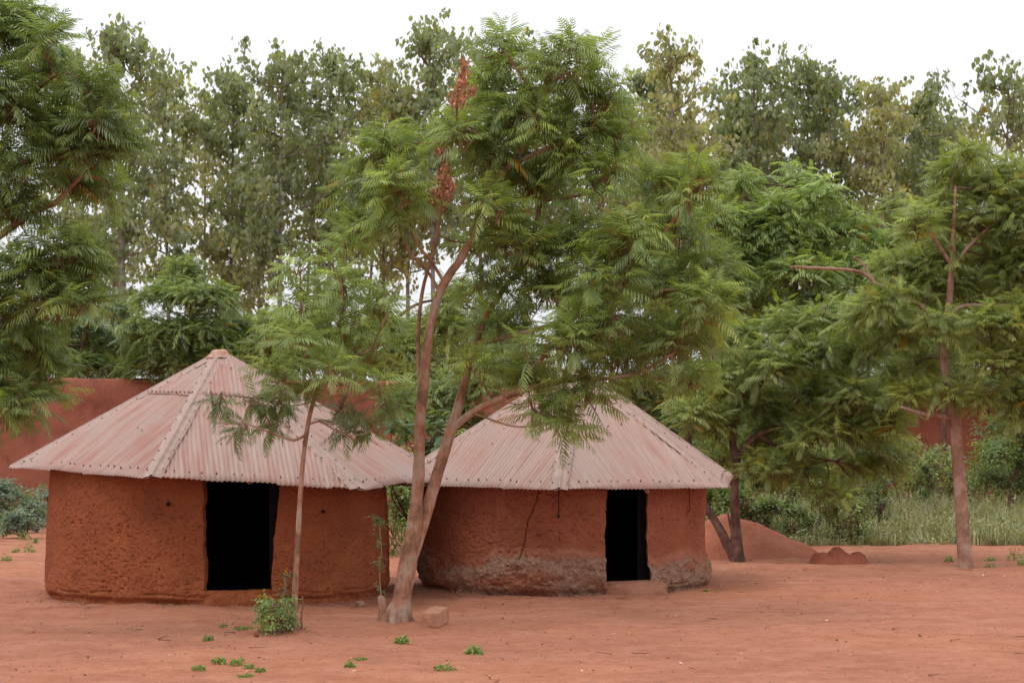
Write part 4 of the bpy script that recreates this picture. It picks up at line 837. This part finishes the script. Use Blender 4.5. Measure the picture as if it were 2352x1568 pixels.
# tall broad-leaved plantation trees behind everything
def teak(px, D, top, half, low, label, seed, dens=1.0, pal=TEAK, trunk_w=.16, bare=0.0):
    rg = np.random.default_rng(seed); x = (px - CX) * D / F; b = np.array([x, D, float(gz(x, D))])
    t = thing("teak_tree", b, label, "tree", "tall plantation trees on the skyline"); k = D / F; zt = P(px, top, D)[2]; zl = P(px, low, D)[2]; hw = half * k * 1.35; zl -= 90 * k
    lean = rg.normal(0, .35, 2); st = [b - [0, 0, .1], b + [lean[0] * .3, lean[1] * .3, zl * .5], b + [lean[0] * .6, lean[1], zl], b + [lean[0], lean[1], (zl + zt) / 2], b + [lean[0] * 1.2, lean[1], zt - .6]]
    mb = MB(); tube(mb, st, [trunk_w, trunk_w * .85, trunk_w * .7, trunk_w * .45, .03], 8, 8, .05, seed); mb.build("trunk", M_BARK_G, t)
    axis_ = spline(st, 10); axis_ = axis_[axis_[:, 2] > zl - .5]; wood, leaf = MB(), MB(); tips = []
    nb = int(17 + (zt - zl) * 1.55)
    for i in range(nb):
        f = (i + rg.random()) / nb; z = zl + (zt - zl) * f * .95; p = axis_[np.argmin(np.abs(axis_[:, 2] - z))]
        prof = (0.72 + .28 * math.sin(math.pi * min(1, .25 + f * .62))) * (1 - max(0, f - .8) * 2.2); an = rg.uniform(0, 2 * math.pi); l = hw * prof * rg.uniform(.6, 1.08)
        e = p + np.array([math.cos(an) * l, math.sin(an) * l * .9, min(zt - z, 2.6) * .35 * rg.uniform(.3, 1.3) + .25 * l]); e[2] = min(e[2], zt - rg.uniform(0, .8))
        m = (p + e) / 2 + np.array([0, 0, -.12 * l]); tube(wood, [p, m, e], [.045, .03, .012], 5, 4)
        c = spline([p, m, e], 8)
        for q in range(int(rg.integers(6, 10))):
            a = c[rg.integers(3, len(c))]; tt = a + rg.normal(0, .50, 3) + [0, 0, .18]; tips.append((a, tt))
    for q in range(8): tips.append((axis_[-1], axis_[-1] + rg.normal(0, .4, 3) + [0, 0, .25]))
    A = np.array([a for a, _ in tips]); B = np.array([q for _, q in tips]); keep = rg.random(len(A)) < min(1, dens); A, B = A[keep], B[keep]
    sticks(wood, A, B, .012, .006); n = len(A)
    tone = palette(n, pal, rg, 0, .15)
    for k_ in range(13 if dens < .9 else 15):
        az = k_ * 2.4 + rg.uniform(0, 6, n); d = np.stack([np.cos(az), np.sin(az), rg.normal(-.75, .35, n)], -1); pos = B + rg.normal(0, .14, B.shape) - (B - A) * (.07 * k_ * rg.random((n, 1)))
        kp = rg.random(n) > bare * .5; col = .6 * tone + .4 * palette(n, pal, rg, 0, .2); y = rg.random(n) < .012; col[y] = np.array([.34, .24, .04])
        scatter(leaf, pos[kp], d[kp], rg.uniform(.21, .35, n)[kp], col[kp], BR, rg, .3)
    leaf.merge(wood, 1).build("crown", [M_TEAK, M_BARK_G], t)
TK = [(300, 74, 70, 105, 560, "tall tree with a thick pale trunk just right of the left edge neem", 1.0, TEAK, .20), (395, 80, 150, 70, 600, "tall thin tree next to the thick pale trunk, far left skyline", .8, TEAK, .13), (150, 86, 120, 110, 620, "tall broad-leaved tree half hidden by the left edge neem", 1.0, TEAK, .15),
      (520, 82, 165, 95, 600, "tall tree at the left end of the skyline dome left of centre", 1.1, TEAK, .14), (640, 78, 130, 105, 560, "tall tree at the middle of the skyline dome left of centre", 1.2, TEAK, .15), (750, 80, 118, 110, 540, "tall tree topping the skyline dome left of centre", 1.15, TEAK, .15), (690, 88, 240, 100, 640, "sparse tall tree with sky between its thin trunks left of centre", .65, TEAK, .12), (590, 90, 300, 90, 680, "sparse tree with a dark leafy stem low on the left skyline", .6, TEAK, .13),
      (890, 84, 150, 85, 520, "sparse twiggy tall tree with pale leaves left of the dead red sprays", .55, TEAK_Y, .11), (1000, 80, 65, 90, 480, "tallest skyline tree, peeking out left of the big neem's top", 1.0, TEAK, .14), (940, 82, 200, 90, 560, "pale leafy tall tree behind the upper dead red spray", 1.1, TEAK_Y, .13), (1110, 86, 110, 100, 500, "tall tree hidden behind the big neem's top", .9, TEAK, .13), (1290, 86, 120, 100, 520, "tall tree just showing above the big neem's right top", .9, TEAK, .13),
      (1475, 92, 170, 45, 560, "small dark topped tree right of the big neem's crown", 1.0, TEAK, .11), (1570, 78, 85, 75, 480, "airy tall tree with loose top standing above the yellowish foliage", .75, TEAK_Y, .12), (1545, 82, 270, 110, 560, "tree with yellowing leaves behind the big neem's right side", 1.1, TEAK_Y, .12), (1730, 84, 130, 90, 560, "dense domed tall tree at the left of the right skyline ridge", 1.3, TEAK, .15), (1840, 86, 150, 100, 540, "dense domed tall tree at the middle of the right skyline ridge", 1.3, TEAK, .15), (1930, 88, 195, 85, 560, "dense tall tree sloping down the right skyline ridge", 1.1, TEAK, .14),
      (2040, 84, 190, 80, 560, "tall tree with pale forked limbs right of the skyline ridge", .85, TEAK_Y, .14), (2140, 90, 210, 80, 580, "dark topped tall tree above the right neem's crown", .9, TEAK, .13), (2300, 74, 148, 85, 430, "airy tall tree with a thin trunk at the right edge of the sky", .55, TEAK, .10), (1660, 90, 260, 90, 600, "pale tall tree between the airy one and the skyline ridge", 1.1, TEAK_Y, .12), (1990, 92, 300, 100, 620, "sparse pale tree with sky showing through right of the ridge", .75, TEAK_Y, .12), (1790, 94, 260, 110, 640, "pale olive tree filling under the right skyline ridge", 1.2, TEAK_Y, .12)]
TK += [(1655, 88, 205, 70, 560, "rear tree closing the gap between the airy tree and the right ridge", 1.0, TEAK, .12), (2120, 93, 235, 90, 600, "dark rear tree beside the dark topped one above the right neem", 1.0, TEAK, .12), (2380, 92, 260, 100, 620, "rear tree at the right edge below the airy thin-trunked one", .9, TEAK_Y, .12), (470, 92, 215, 120, 660, "paler rear tree filling between the left skyline trees", .9, TEAK_Y, .12), (250, 94, 190, 120, 640, "rear tree showing behind the thick pale trunk", .9, TEAK, .12), (820, 94, 210, 110, 620, "rear tree low on the skyline above the sapling", .9, TEAK, .12), (1200, 95, 190, 120, 600, "rear tree behind the middle of the big neem's crown", 1.0, TEAK, .12), (1400, 95, 230, 110, 600, "rear tree right behind the big neem's right shoulder", 1.0, TEAK_Y, .12), (2080, 95, 260, 120, 620, "rear tree filling between ridge and right neem", 1.0, TEAK, .12), (2220, 95, 270, 110, 620, "pale rear tree above the right neem's top", .8, TEAK_Y, .12), (1480, 90, 330, 110, 680, "yellow speckled tree low behind the pale green neem", 1.0, TEAK_Y, .12)]
for i, (px, D, top, half, low, lab, dens, pal, tw) in enumerate(TK): teak(px, D, top, half, low, lab, 400 + i, dens, pal, tw)

# ------------------------------------------------------------------ shrubs, grass, weeds
def shrub(b, h, w, label, seed, pal, temps, size, n_cl=7, dens=30, group=None, name="shrub", mat=None, per=8):
    rg = np.random.default_rng(seed); t = thing(name, b, label, "shrub", group); cl = []
    for i in range(n_cl):
        an = rg.uniform(0, 6.28); rr = w * .5 * rg.random() ** .5; z = h * rg.uniform(.25, .8); cl.append((np.array([b[0] + rr * math.cos(an), b[1] + rr * math.sin(an), b[2] + z]), np.array([w * .28, w * .28, h * .22])))
    leaf, wood = neem_crown(cl, dens, rg, pal, temps, size, per, .004); pool = [np.asarray(b) + [0, 0, .02]]
    for i, (c, r) in enumerate(cl): limb_to(wood, pool[0], c, .018, rg, i)
    leaf.merge(wood, 1).build("foliage", [mat or M_LEAF, M_BARK_D], t)
def at(px, D, dz=0):
    x = (px - CX) * D / F; return np.array([x, D, float(gz(x, D)) + dz])
shrub(at(25, 49), 1.5, 1.5, "blue-green cassava-like bush at the far left under the wall", 501, GREY_GREEN, FR_BUSH, (.26, .4), 8, 26, "blue-green bushes left of the left hut")
shrub(at(85, 46), 1.35, 1.0, "blue-green bush touching the left hut's eave at the far left", 502, GREY_GREEN, FR_BUSH, (.26, .4), 7, 26, "blue-green bushes left of the left hut")
shrub(at(55, 43), .75, .9, "low blue-green bush in front of two taller ones at the far left", 503, GREY_GREEN, FR_BUSH, (.24, .36), 6, 26, "blue-green bushes left of the left hut")
shrub(at(1720, 41.5), 1.5, 1.4, "dark glossy bush behind the leaning double trunk", 504, GREEN_DARK, BR_SMALL, (.10, .17), 10, 46, per=10)
shrub(at(1785, 42.5), 1.3, 1.3, "dark bush over the earth mound's right slope", 505, GREEN_DARK, BR_SMALL, (.10, .17), 9, 46, per=10)
shrub(at(1645, 44), 1.9, 1.2, "bright green leafy bush under the right hut's eave end", 506, GREEN_LIGHT, BR_SMALL, (.12, .2), 9, 40, per=10)
shrub(at(1925, 41.5), 1.35, 1.5, "rounded green shrub growing at the grass edge behind the clay heap", 507, GREEN_DARK + GREEN, BR_SMALL, (.08, .15), 10, 50, per=10)
shrub(at(1870, 43.0), 1.7, 1.1, "taller yellowish green shrub left of the rounded one behind the clay heap", 508, GREEN_LIGHT, BR_SMALL, (.09, .16), 8, 46, per=10)
shrub(at(2010, 44.5), 1.9, 1.3, "loose grey-green shrub right of the rounded one at the grass edge", 509, OLIVE + GREY_GREEN, BR_SMALL, (.08, .15), 8, 40, per=10)
shrub(at(2130, 52), 2.0, .8, "dark narrow conical shrub in the grass left of the pale trunk", 510, GREEN_DARK, BR_SMALL, (.10, .16), 8, 50, per=10)
shrub(at(2080, 55), 2.6, 2.2, "thin scrubby bush against the red wall right of the low dense neem", 511, OLIVE + GREEN, BR_SMALL, (.12, .2), 10, 16, per=8)
shrub(at(2250, 56), 2.4, 2.2, "thin scrubby bush against the red wall right of the pale trunk", 512, OLIVE + GREEN, BR_SMALL, (.12, .2), 10, 16, per=8)
shrub(at(1960, 50), 2.3, 2.0, "bushy thicket under the low dense neem's hanging leaves", 513, GREEN + OLIVE, BR_SMALL, (.12, .2), 12, 30, per=9)
shrub(at(905, 44), 1.5, .9, "grassy green bush seen through the gap between the huts", 514, GREEN + OLIVE, BR_SMALL, (.10, .18), 9, 40, per=9)
shrub(at(940, 31.2, 1.0), 2.1, 1.0, "pale big-leaved shrub behind the main neem trunk above the roof gap", 515, [(.12, .19, .09), (.09, .16, .07), (.15, .2, .1)], BR, (.18, .28), 6, 9, per=6)
shrub(at(1000, 38), 2.6, 2.0, "dark green shrub filling the gap over the touching roof corners", 516, GREEN_DARK + GREEN, FR_BUSH, (.22, .34), 12, 26)
shrub(at(1080, 40), 3.0, 2.0, "leafy shrub behind the smaller hut's left roof slope", 517, GREEN, FR_BUSH, (.22, .34), 12, 22)

for i, (px, D, h, w, lab, pal) in enumerate(((1700, 62, 3.6, 3.0, "tall scrub against the wall behind the dark glossy bush", GREEN_DARK + GREEN), (1800, 60, 3.2, 3.0, "tall green scrub before the wall behind the yellowish green shrub", GREEN + OLIVE), (1900, 63, 3.4, 3.0, "broad leafy scrub before the wall above the rounded green shrub", GREEN_DARK + GREEN),
        (2010, 64, 3.0, 2.8, "olive scrub before the wall above the loose grey-green shrub", OLIVE), (2160, 66, 2.4, 2.0, "low grey-green scrub at the wall's foot left of the pale trunk", OLIVE + GREY_GREEN), (2330, 62, 2.8, 2.8, "green scrub under the dark bush tree at the right edge", GREEN + OLIVE), (1610, 58, 3.2, 2.6, "scrub by the wall just over the smaller hut's right eave", GREEN + GREEN_DARK))):
    shrub(at(px, D), h, w, lab, 530 + i, pal, FR_BUSH, (.28, .44), 14, 15, "scrub along the foot of the compound wall", per=8)
def grass_belt():
    rg = np.random.default_rng(600); n = 36000
    x = rg.uniform(3.5, 30, n); y = 41.0 + 22 * rg.random(n) ** 1.5; x = x * y / 45
    ed = 40.3 + 1.0 * fbm(x / 2.5, 0.3, 0, 3, 9) + .5 * rg.random(n); ok = y > ed; x, y = x[ok], y[ok]; n = len(x)
    pt = fbm(x / 1.6, y / 1.6, 0, 3, 12); h = (.55 + .40 * pt + rg.normal(0, .14, n)) * (0.55 + .55 * sstep(40.5, 44, y)); h = np.clip(h * .85, .12, 1.2); z = gz(x, y); a = rg.uniform(0, 6.28, n); bend = rg.uniform(.2, 1.0, n) * h; wd = rg.uniform(.010, .022, n)
    dx, dy = np.cos(a), np.sin(a); tx, ty = -dy, dx; V = []
    for f, w in ((0, 1), (.55, .85), (1, .12)):
        cx_, cy_, cz = x + dx * bend * f * f, y + dy * bend * f * f, z + h * f * (1 - .25 * f * bend / h)
        V += [np.stack([cx_ - tx * wd * w, cy_ - ty * wd * w, cz], -1), np.stack([cx_ + tx * wd * w, cy_ + ty * wd * w, cz], -1)]
    V = np.stack(V, 1); q = np.array([(0, 1, 3, 2), (2, 3, 5, 4)]); Q = q[None] + (np.arange(n) * 6)[:, None, None]
    c = palette(n, [(.32, .32, .18), (.39, .36, .21), (.26, .28, .15), (.46, .41, .26), (.22, .25, .14)], rg, 0, .2)
    mb = MB(); mb.add(V.reshape(-1, 3), Q.reshape(-1, 4), col=np.repeat(c, 6, 0))
    m = 40000; x2 = rg.uniform(3.5, 30, m); y2 = 41 + 20 * rg.random(m) ** 1.4; x2 = x2 * y2 / 45; ok = y2 > 40.6 + 1.0 * fbm(x2 / 2.5, .3, 0, 3, 9); x2, y2 = x2[ok], y2[ok]; m = len(x2)
    z2 = gz(x2, y2) + rg.random(m) * np.clip(.55 + .45 * fbm(x2 / 1.6, y2 / 1.6, 0, 3, 12), .1, 1.2); d = rg.normal(0, 1, (m, 3)); col = palette(m, [(.24, .28, .15), (.31, .33, .18), (.39, .37, .22), (.20, .24, .14)], rg, .006, .2)
    scatter(mb, np.stack([x2, y2, z2], -1), d, rg.uniform(.05, .12, m), col, BR_SMALL, rg, .8)
    tag(mb.build("tall_grass", M_GRASS), "belt of tall pale dry-green grass and weeds in front of the wall at right", "grass", kind="stuff")
    mb = MB(); m = 5000; x2 = rg.uniform(-2.6, -.4, m); y2 = rg.uniform(37, 50, m); z2 = gz(x2, y2) + rg.random(m) * .7 * sstep(37, 40, y2); col = palette(m, [(.15, .18, .07), (.11, .15, .06), (.19, .2, .09)], rg, 0, .2)
    scatter(mb, np.stack([x2, y2, z2], -1), rg.normal(0, .5, (m, 3)) + [0, 0, .9], rg.uniform(.12, .3, m), col, [broad(1, .12, rg, .5, .2)], rg, .8)
    tag(mb.build("tall_grass", M_GRASS), "patch of grass behind the huts, seen through the gap between them", "grass", kind="stuff")
    mb = MB(); m = 7000; x2 = rg.uniform(-20, -9, m); y2 = 47 + 8 * rg.random(m); z2 = gz(x2, y2) + rg.random(m) ** 2 * .35; col = palette(m, [(.12, .14, .07), (.17, .14, .08), (.10, .13, .08), (.24, .12, .08)], rg, 0, .25)
    scatter(mb, np.stack([x2, y2, z2], -1), rg.normal(0, .8, (m, 3)) + [0, 0, .3], rg.uniform(.08, .2, m), col, BR_SMALL, rg, .8)
    tag(mb.build("ground_cover", M_GRASS), "low scrub and dry litter at the foot of the wall on the far left", "undergrowth", kind="stuff")
grass_belt()

def weed(px, py, wpx, hpx, label, seed):
    rg = np.random.default_rng(seed); b = G(px, py); k = b[1] / F; w, h = wpx * k * .5, hpx * k; n = int(50 + 1.8 * wpx); mb = MB()
    an = rg.uniform(0, 6.28, n); rr = w * rg.random(n) ** .6; pos = np.stack([b[0] + rr * np.cos(an), b[1] + rr * np.sin(an), np.zeros(n)], -1); pos[:, 2] = gz(pos[:, 0], pos[:, 1]) + h * rg.random(n) * (1 - (rr / w) ** 2 * .8)
    d = np.stack([np.cos(an), np.sin(an), rg.uniform(.1, 1.1, n)], -1) + rg.normal(0, .35, (n, 3)); sz = rg.uniform(.5, 1.0, n) * min(.055, .016 + h * .35)
    scatter(mb, pos, d, sz * 1.25, palette(n, [(.15, .28, .055), (.20, .34, .065), (.12, .22, .045), (.26, .36, .10)], rg, 0, .2), BR_SMALL, rg, .6)
    root = np.tile(b, (8, 1)); sticks(mb, root, root + np.stack([rg.normal(0, w * .5, 8), rg.normal(0, w * .5, 8), h * rg.uniform(.5, .9, 8)], -1), .003, .002, (.14, .2, .06))
    tag(mb.build("weed_tuft", M_LEAF, origin=b), label, "weed", "green weed tufts on the bare earth")
W = [(513, 1438, 16, 6, "tiny weed left of the flat weed patch before the left hut's door sill"), (556, 1444, 46, 8, "flat wide weed patch left of the leafy stump"), (478, 1470, 20, 12, "greyish small weed below the left hut, highest of the lower left tufts"), (456, 1538, 30, 12, "round weed leftmost in the bottom tuft cluster below the left hut"), (503, 1522, 26, 16, "tall tuft second from left in the bottom cluster"), (547, 1524, 34, 12, "wide low tuft at the middle of the bottom cluster"), (573, 1534, 26, 9, "small low tuft right of the cluster's middle one"), (597, 1542, 22, 11, "rightmost tuft of the bottom cluster below the left hut"), (564, 1553, 34, 8, "lowest tuft of the bottom cluster at the picture's lower edge"),
     (803, 1532, 20, 14, "compact round tuft left of a flat one, below the main tree"), (828, 1516, 28, 8, "flat tuft right of the compact one, below the main tree"), (922, 1478, 26, 22, "upright tuft straight below the main tree's base"), (1088, 1503, 36, 22, "bushy round tuft below and right of the clay block"), (1022, 1537, 50, 14, "broad spreading tuft low down below the clay block"), (1620, 1360, 13, 8, "tiny tuft at the smaller hut's right foot"), (1641, 1276, 18, 9, "small tuft left of the leaning double trunk"), (2179, 1290, 18, 15, "small tuft left of the pale trunk's foot"), (2206, 1303, 14, 8, "tiny tuft touching the pale trunk's foot"), (2275, 1288, 22, 10, "small tuft right of the pale trunk, the farther of two"), (2274, 1302, 26, 8, "small flat tuft right of the pale trunk, the nearer of two"), (2350, 1298, 22, 14, "tuft at the right edge below the leafy upright weed"), (2330, 1286, 32, 36, "leafy upright weed at the right edge"), (2362, 1280, 24, 40, "dark upright weed cut by the right edge"),
     (54, 1240, 30, 26, "bushy weed left of the left hut, upper of two close ones"), (67, 1268, 22, 26, "upright weed left of the left hut, lower of two close ones"), (15, 1227, 26, 10, "flat weed at the far left edge"), (37, 1268, 14, 11, "small bright weed beside the upright one left of the left hut"), (82, 1246, 8, 12, "tiny weed nearest to the left hut's wall on its left"), (15, 1288, 20, 16, "greyish weed at the far left, closest to the viewer of its patch")]
for i, w in enumerate(W): weed(*w, 700 + i)

def stump_sprout():
    b = G(633, 1452); rg = np.random.default_rng(801); t = thing("tree_stump", b, "short red-brown stump wrapped in fresh leafy shoots before the left hut", "stump")
    mb = MB(); tube(mb, [b - [0, 0, .06], b + [.01, 0, .10], b + [0, 0, .24], b + [.01, 0, .34]], [.09, .08, .075, .065], 12, 5, .14, 3); mb.build("stump", M_BARK_D, t)
    leaf = MB(); n = 300; an = rg.uniform(0, 6.28, n); z = rg.uniform(.06, .44, n); rr = .09 + .08 * rg.random(n); pos = np.stack([b[0] + rr * np.cos(an), b[1] + rr * np.sin(an), b[2] + z], -1)
    d = np.stack([np.cos(an), np.sin(an), rg.uniform(-.6, .5, n)], -1) + rg.normal(0, .3, (n, 3)); scatter(leaf, pos, d, rg.uniform(.10, .17, n), palette(n, GREEN_LIGHT + [(.13, .17, .07)], rg, .03, .2), FR_BUSH, rg, .5)
    sp = spline([b + [.06, 0, .3], b + [.10, -.02, .45], b + [.12, 0, .62], b + [.09, 0, .72]], 6); m = 26; ix = rg.integers(3, len(sp), m); scatter(leaf, sp[ix], rg.normal(0, 1, (m, 3)) + [0, 0, .1], rg.uniform(.08, .15, m), palette(m, [(.14, .15, .07), (.17, .16, .08), (.1, .14, .05)], rg, .1), FR_BUSH, rg, .5)
    leaf.build("shoots", M_LEAF, t); mb = MB(); tube(mb, [b + [.06, 0, .3], b + [.10, -.02, .45], b + [.12, 0, .62], b + [.09, 0, .72]], [.01, .008, .006, .004], 5, 5); mb.build("shoot_stem", M_BARK, t)
stump_sprout()
def dry_stick():
    b = G(694, 1446); mb = MB(); tube(mb, [b - [0, 0, .04], b + [-.01, 0, .15], b + [.01, 0, .3], b + [.005, 0, .42]], [.018, .014, .013, .009], 8, 6, .2, 2); tube(mb, [b + [0, 0, .02], b + [-.08, 0, .09], b + [-.11, 0, .16]], [.012, .010, .006], 6, 5, .2, 3); tube(mb, [b + [.01, 0, .0], b + [.06, -.03, .03]], [.01, .005], 6, 5, .2, 4)
    tag(mb.build("dead_stem", M_WOOD, origin=b), "short dry leafless stem standing right beside the sapling's foot", "stick")
dry_stick()
def block():
    b = G(1001, 1440); mb = MB(); lx, ly, lz = .24, .36, .215; n = 14
    def face(o, u, v):
        s = np.linspace(0, 1, n); U, V_ = np.meshgrid(s, s, indexing='ij'); X = o + U[..., None] * u + V_[..., None] * v; mb.add(X.reshape(-1, 3), grid_quads(n, n).reshape(-1, 4))
    e = np.array
    o = e([-lx / 2, -ly / 2, -.02]); u, v, w = e([lx, 0, 0]), e([0, ly, 0]), e([0, 0, lz + .02])
    face(o, u, w); face(o + v, u, w); face(o, v, w); face(o + u, v, w); face(o + w, u, v); face(o, u, v)
    th = R(-24)
    for i in range(len(mb.V)):
        V = mb.V[i]; c = e([0, 0, lz / 2]); q = V - c; m_ = np.max(np.abs(q) / e([lx / 2, ly / 2, lz / 2 + .01]), axis=1)
        rn = 1 - .06 * np.clip((np.abs(q / e([lx / 2, ly / 2, lz / 2])) ** 8).sum(1) - 1, 0, 2); V = c + q * rn[:, None]; V = V + (.007 * fbm(V[:, 0] * 14, V[:, 1] * 14, V[:, 2] * 14, 3, 2))[:, None] * (q / np.linalg.norm(q, axis=1)[:, None])
        ti = R(9); V = np.stack([V[:, 0], V[:, 1] * math.cos(ti) - V[:, 2] * math.sin(ti), V[:, 1] * math.sin(ti) + V[:, 2] * math.cos(ti) + .02], -1)
        V = np.stack([V[:, 0] * math.cos(th) - V[:, 1] * math.sin(th), V[:, 0] * math.sin(th) + V[:, 1] * math.cos(th), V[:, 2]], -1); mb.V[i] = V + b + [0, .15, 0]
    tag(mb.build("clay_block", M_BRICK, origin=b, smooth=False), "rough red clay block lying right of the main tree's base", "block")
block()
def stone(px, py, r, label, seed, mat, sq=.8):
    b = G(px, py); u, v = np.meshgrid(np.linspace(0, 2 * math.pi, 28), np.linspace(0, math.pi, 16), indexing='ij'); d = np.stack([np.sin(v) * np.cos(u), np.sin(v) * np.sin(u), np.cos(v)], -1)
    rad = r * (1 + .28 * fbm(d[..., 0] * 1.4 + seed, d[..., 1] * 1.4, d[..., 2] * 1.4, 4, seed)); V = d * rad[..., None] * [1, .9, sq]; mb = MB(); mb.add((V + b + [0, 0, r * sq * .7]).reshape(-1, 3), grid_quads(28, 16).reshape(-1, 4)); tag(mb.build("stone", mat, origin=b), label, "stone")
stone(828, 1393, .066, "round stone lying at the foot of the left hut's right side", 3, M_STONE); stone(588, 1460, .035, "small clod left of the leafy stump", 5, M_CLAY)
stone(1652, 1346, .03, "small clod right of the smaller hut's foot", 7, M_STONE)

def heap_surface(name, b, parts, mat, label, cat, kind=None, rough=.03, seed=0, n=110, ext=(3, 2)):
    X, Y = np.meshgrid(np.linspace(-ext[0], ext[0], n), np.linspace(-ext[1], ext[1], n), indexing='ij'); Z = np.full(X.shape, -.12)
    for x, y, rx, ry, h, pw in parts:
        q = np.sqrt(((X - x) / rx) ** 2 + ((Y - y) / ry) ** 2); Z = np.maximum(Z, -.12 + (h + .12) * np.clip(1 - q ** pw, 0, 1) ** (.75 if pw > 1.5 else 1.0))
    Z = Z + rough * fbm(X * 3, Y * 3, 0, 4, seed) * (Z > -.11); W_ = np.stack([X + b[0], Y + b[1], Z + gz(X + b[0], Y + b[1])], -1); mb = MB(); mb.add(W_.reshape(-1, 3), grid_quads(n, n).reshape(-1, 4)); return tag(mb.build(name, mat, origin=b), label, cat, kind=kind)
heap_surface("earth_mound", at(1668, 37.6), [(0, 0, 2.35, 1.7, .84, 1.35)], M_MOUND, "smooth bare red earth mound behind the leaning double trunk", "mound", "structure", .035, 5)
heap_surface("clay_heap", at(1927, 35.4), [(-.34, 0, .26, .35, .21, 3.0), (-.02, .05, .32, .4, .31, 2.6), (.36, 0, .24, .32, .20, 3.0), (.14, -.05, .3, .34, .20, 2.4), (0, -.1, .64, .45, .14, 3.0)], M_CLAY, "small dark red lumpy clay heap on the bare earth before the grass", "clay heap", None, .055, 7, 110, (.8, .6))

def litter():
    rg = np.random.default_rng(900); n = 1300; y = 16 + 26 * rg.random(n) ** .9; x = rg.uniform(-.32, .32, n) * y; z = gz(x, y) + .012; mb = MB()
    ok = (np.hypot(x - HUT_A[0], y - HUT_A[1]) > 2.9) & (np.hypot(x - HUT_B[0], y - HUT_B[1]) > 2.7); x, y, z = x[ok], y[ok], z[ok]; n = len(x); an = rg.uniform(0, 6.28, n)
    c = palette(n, [(.22, .11, .06), (.14, .06, .035), (.50, .36, .25), (.10, .05, .03), (.55, .42, .30)], rg, .05, .3); scatter(mb, np.stack([x, y, z], -1), np.stack([np.cos(an), np.sin(an), .1 + 0 * an], -1), rg.uniform(.025, .07, n), c, BR_SMALL, rg, .2)
    m = 90; A = np.stack([x[:m], y[:m], z[:m] + .004], -1); an = rg.uniform(0, 6.28, m); ln = rg.uniform(.06, .28, m); sticks(mb, A, A + np.stack([ln * np.cos(an), ln * np.sin(an), .01 + 0 * an], -1), .005, .003, (.16, .08, .05))
    tag(mb.build("leaf_litter", M_LITTER), "scattered fallen leaves and scraps on the bare earth", "leaf litter", kind="stuff")
    n = 900; y = 17 + 22 * rg.random(n); x = rg.uniform(-.31, .31, n) * y
    for c_, r_ in ((HUT_A, HUT_A_R), (HUT_B, HUT_B_R)):
        p_ = rg.uniform(-1.6, 1.6, 420); q_ = r_ + .02 + .45 * rg.random(420) ** 2; x = np.r_[x, c_[0] + q_ * np.sin(p_)]; y = np.r_[y, c_[1] - q_ * np.cos(p_)]
    n = len(x); ok = (np.hypot(x - HUT_A[0], y - HUT_A[1]) > 2.66) & (np.hypot(x - HUT_B[0], y - HUT_B[1]) > 2.40); x, y = x[ok], y[ok]; n = len(x); r = rg.uniform(.006, .016, n) * (1 + (rg.random(n) < .06)); z = gz(x, y) + .008; c = np.stack([x, y, z], -1)
    o = np.array([(1, 0, 0), (0, 1, 0), (-1, 0, 0), (0, -1, 0), (0, 0, .8), (0, 0, -.8)]); V = c[:, None] + r[:, None, None] * o[None] * rg.uniform(.6, 1.3, (n, 6, 1)); tq = np.array([(0, 1, 4), (1, 2, 4), (2, 3, 4), (3, 0, 4), (1, 0, 5), (2, 1, 5), (3, 2, 5), (0, 3, 5)]); T = tq[None] + (np.arange(n) * 6)[:, None, None]
    mb = MB(); mb.add(V.reshape(-1, 3), None, T.reshape(-1, 3)); tag(mb.build("pebbles", M_STONE), "small pebbles and crumbs strewn over the red yard", "pebbles", kind="stuff")
litter()
print("faces", sum(len(m.polygons) for m in bpy.data.meshes))
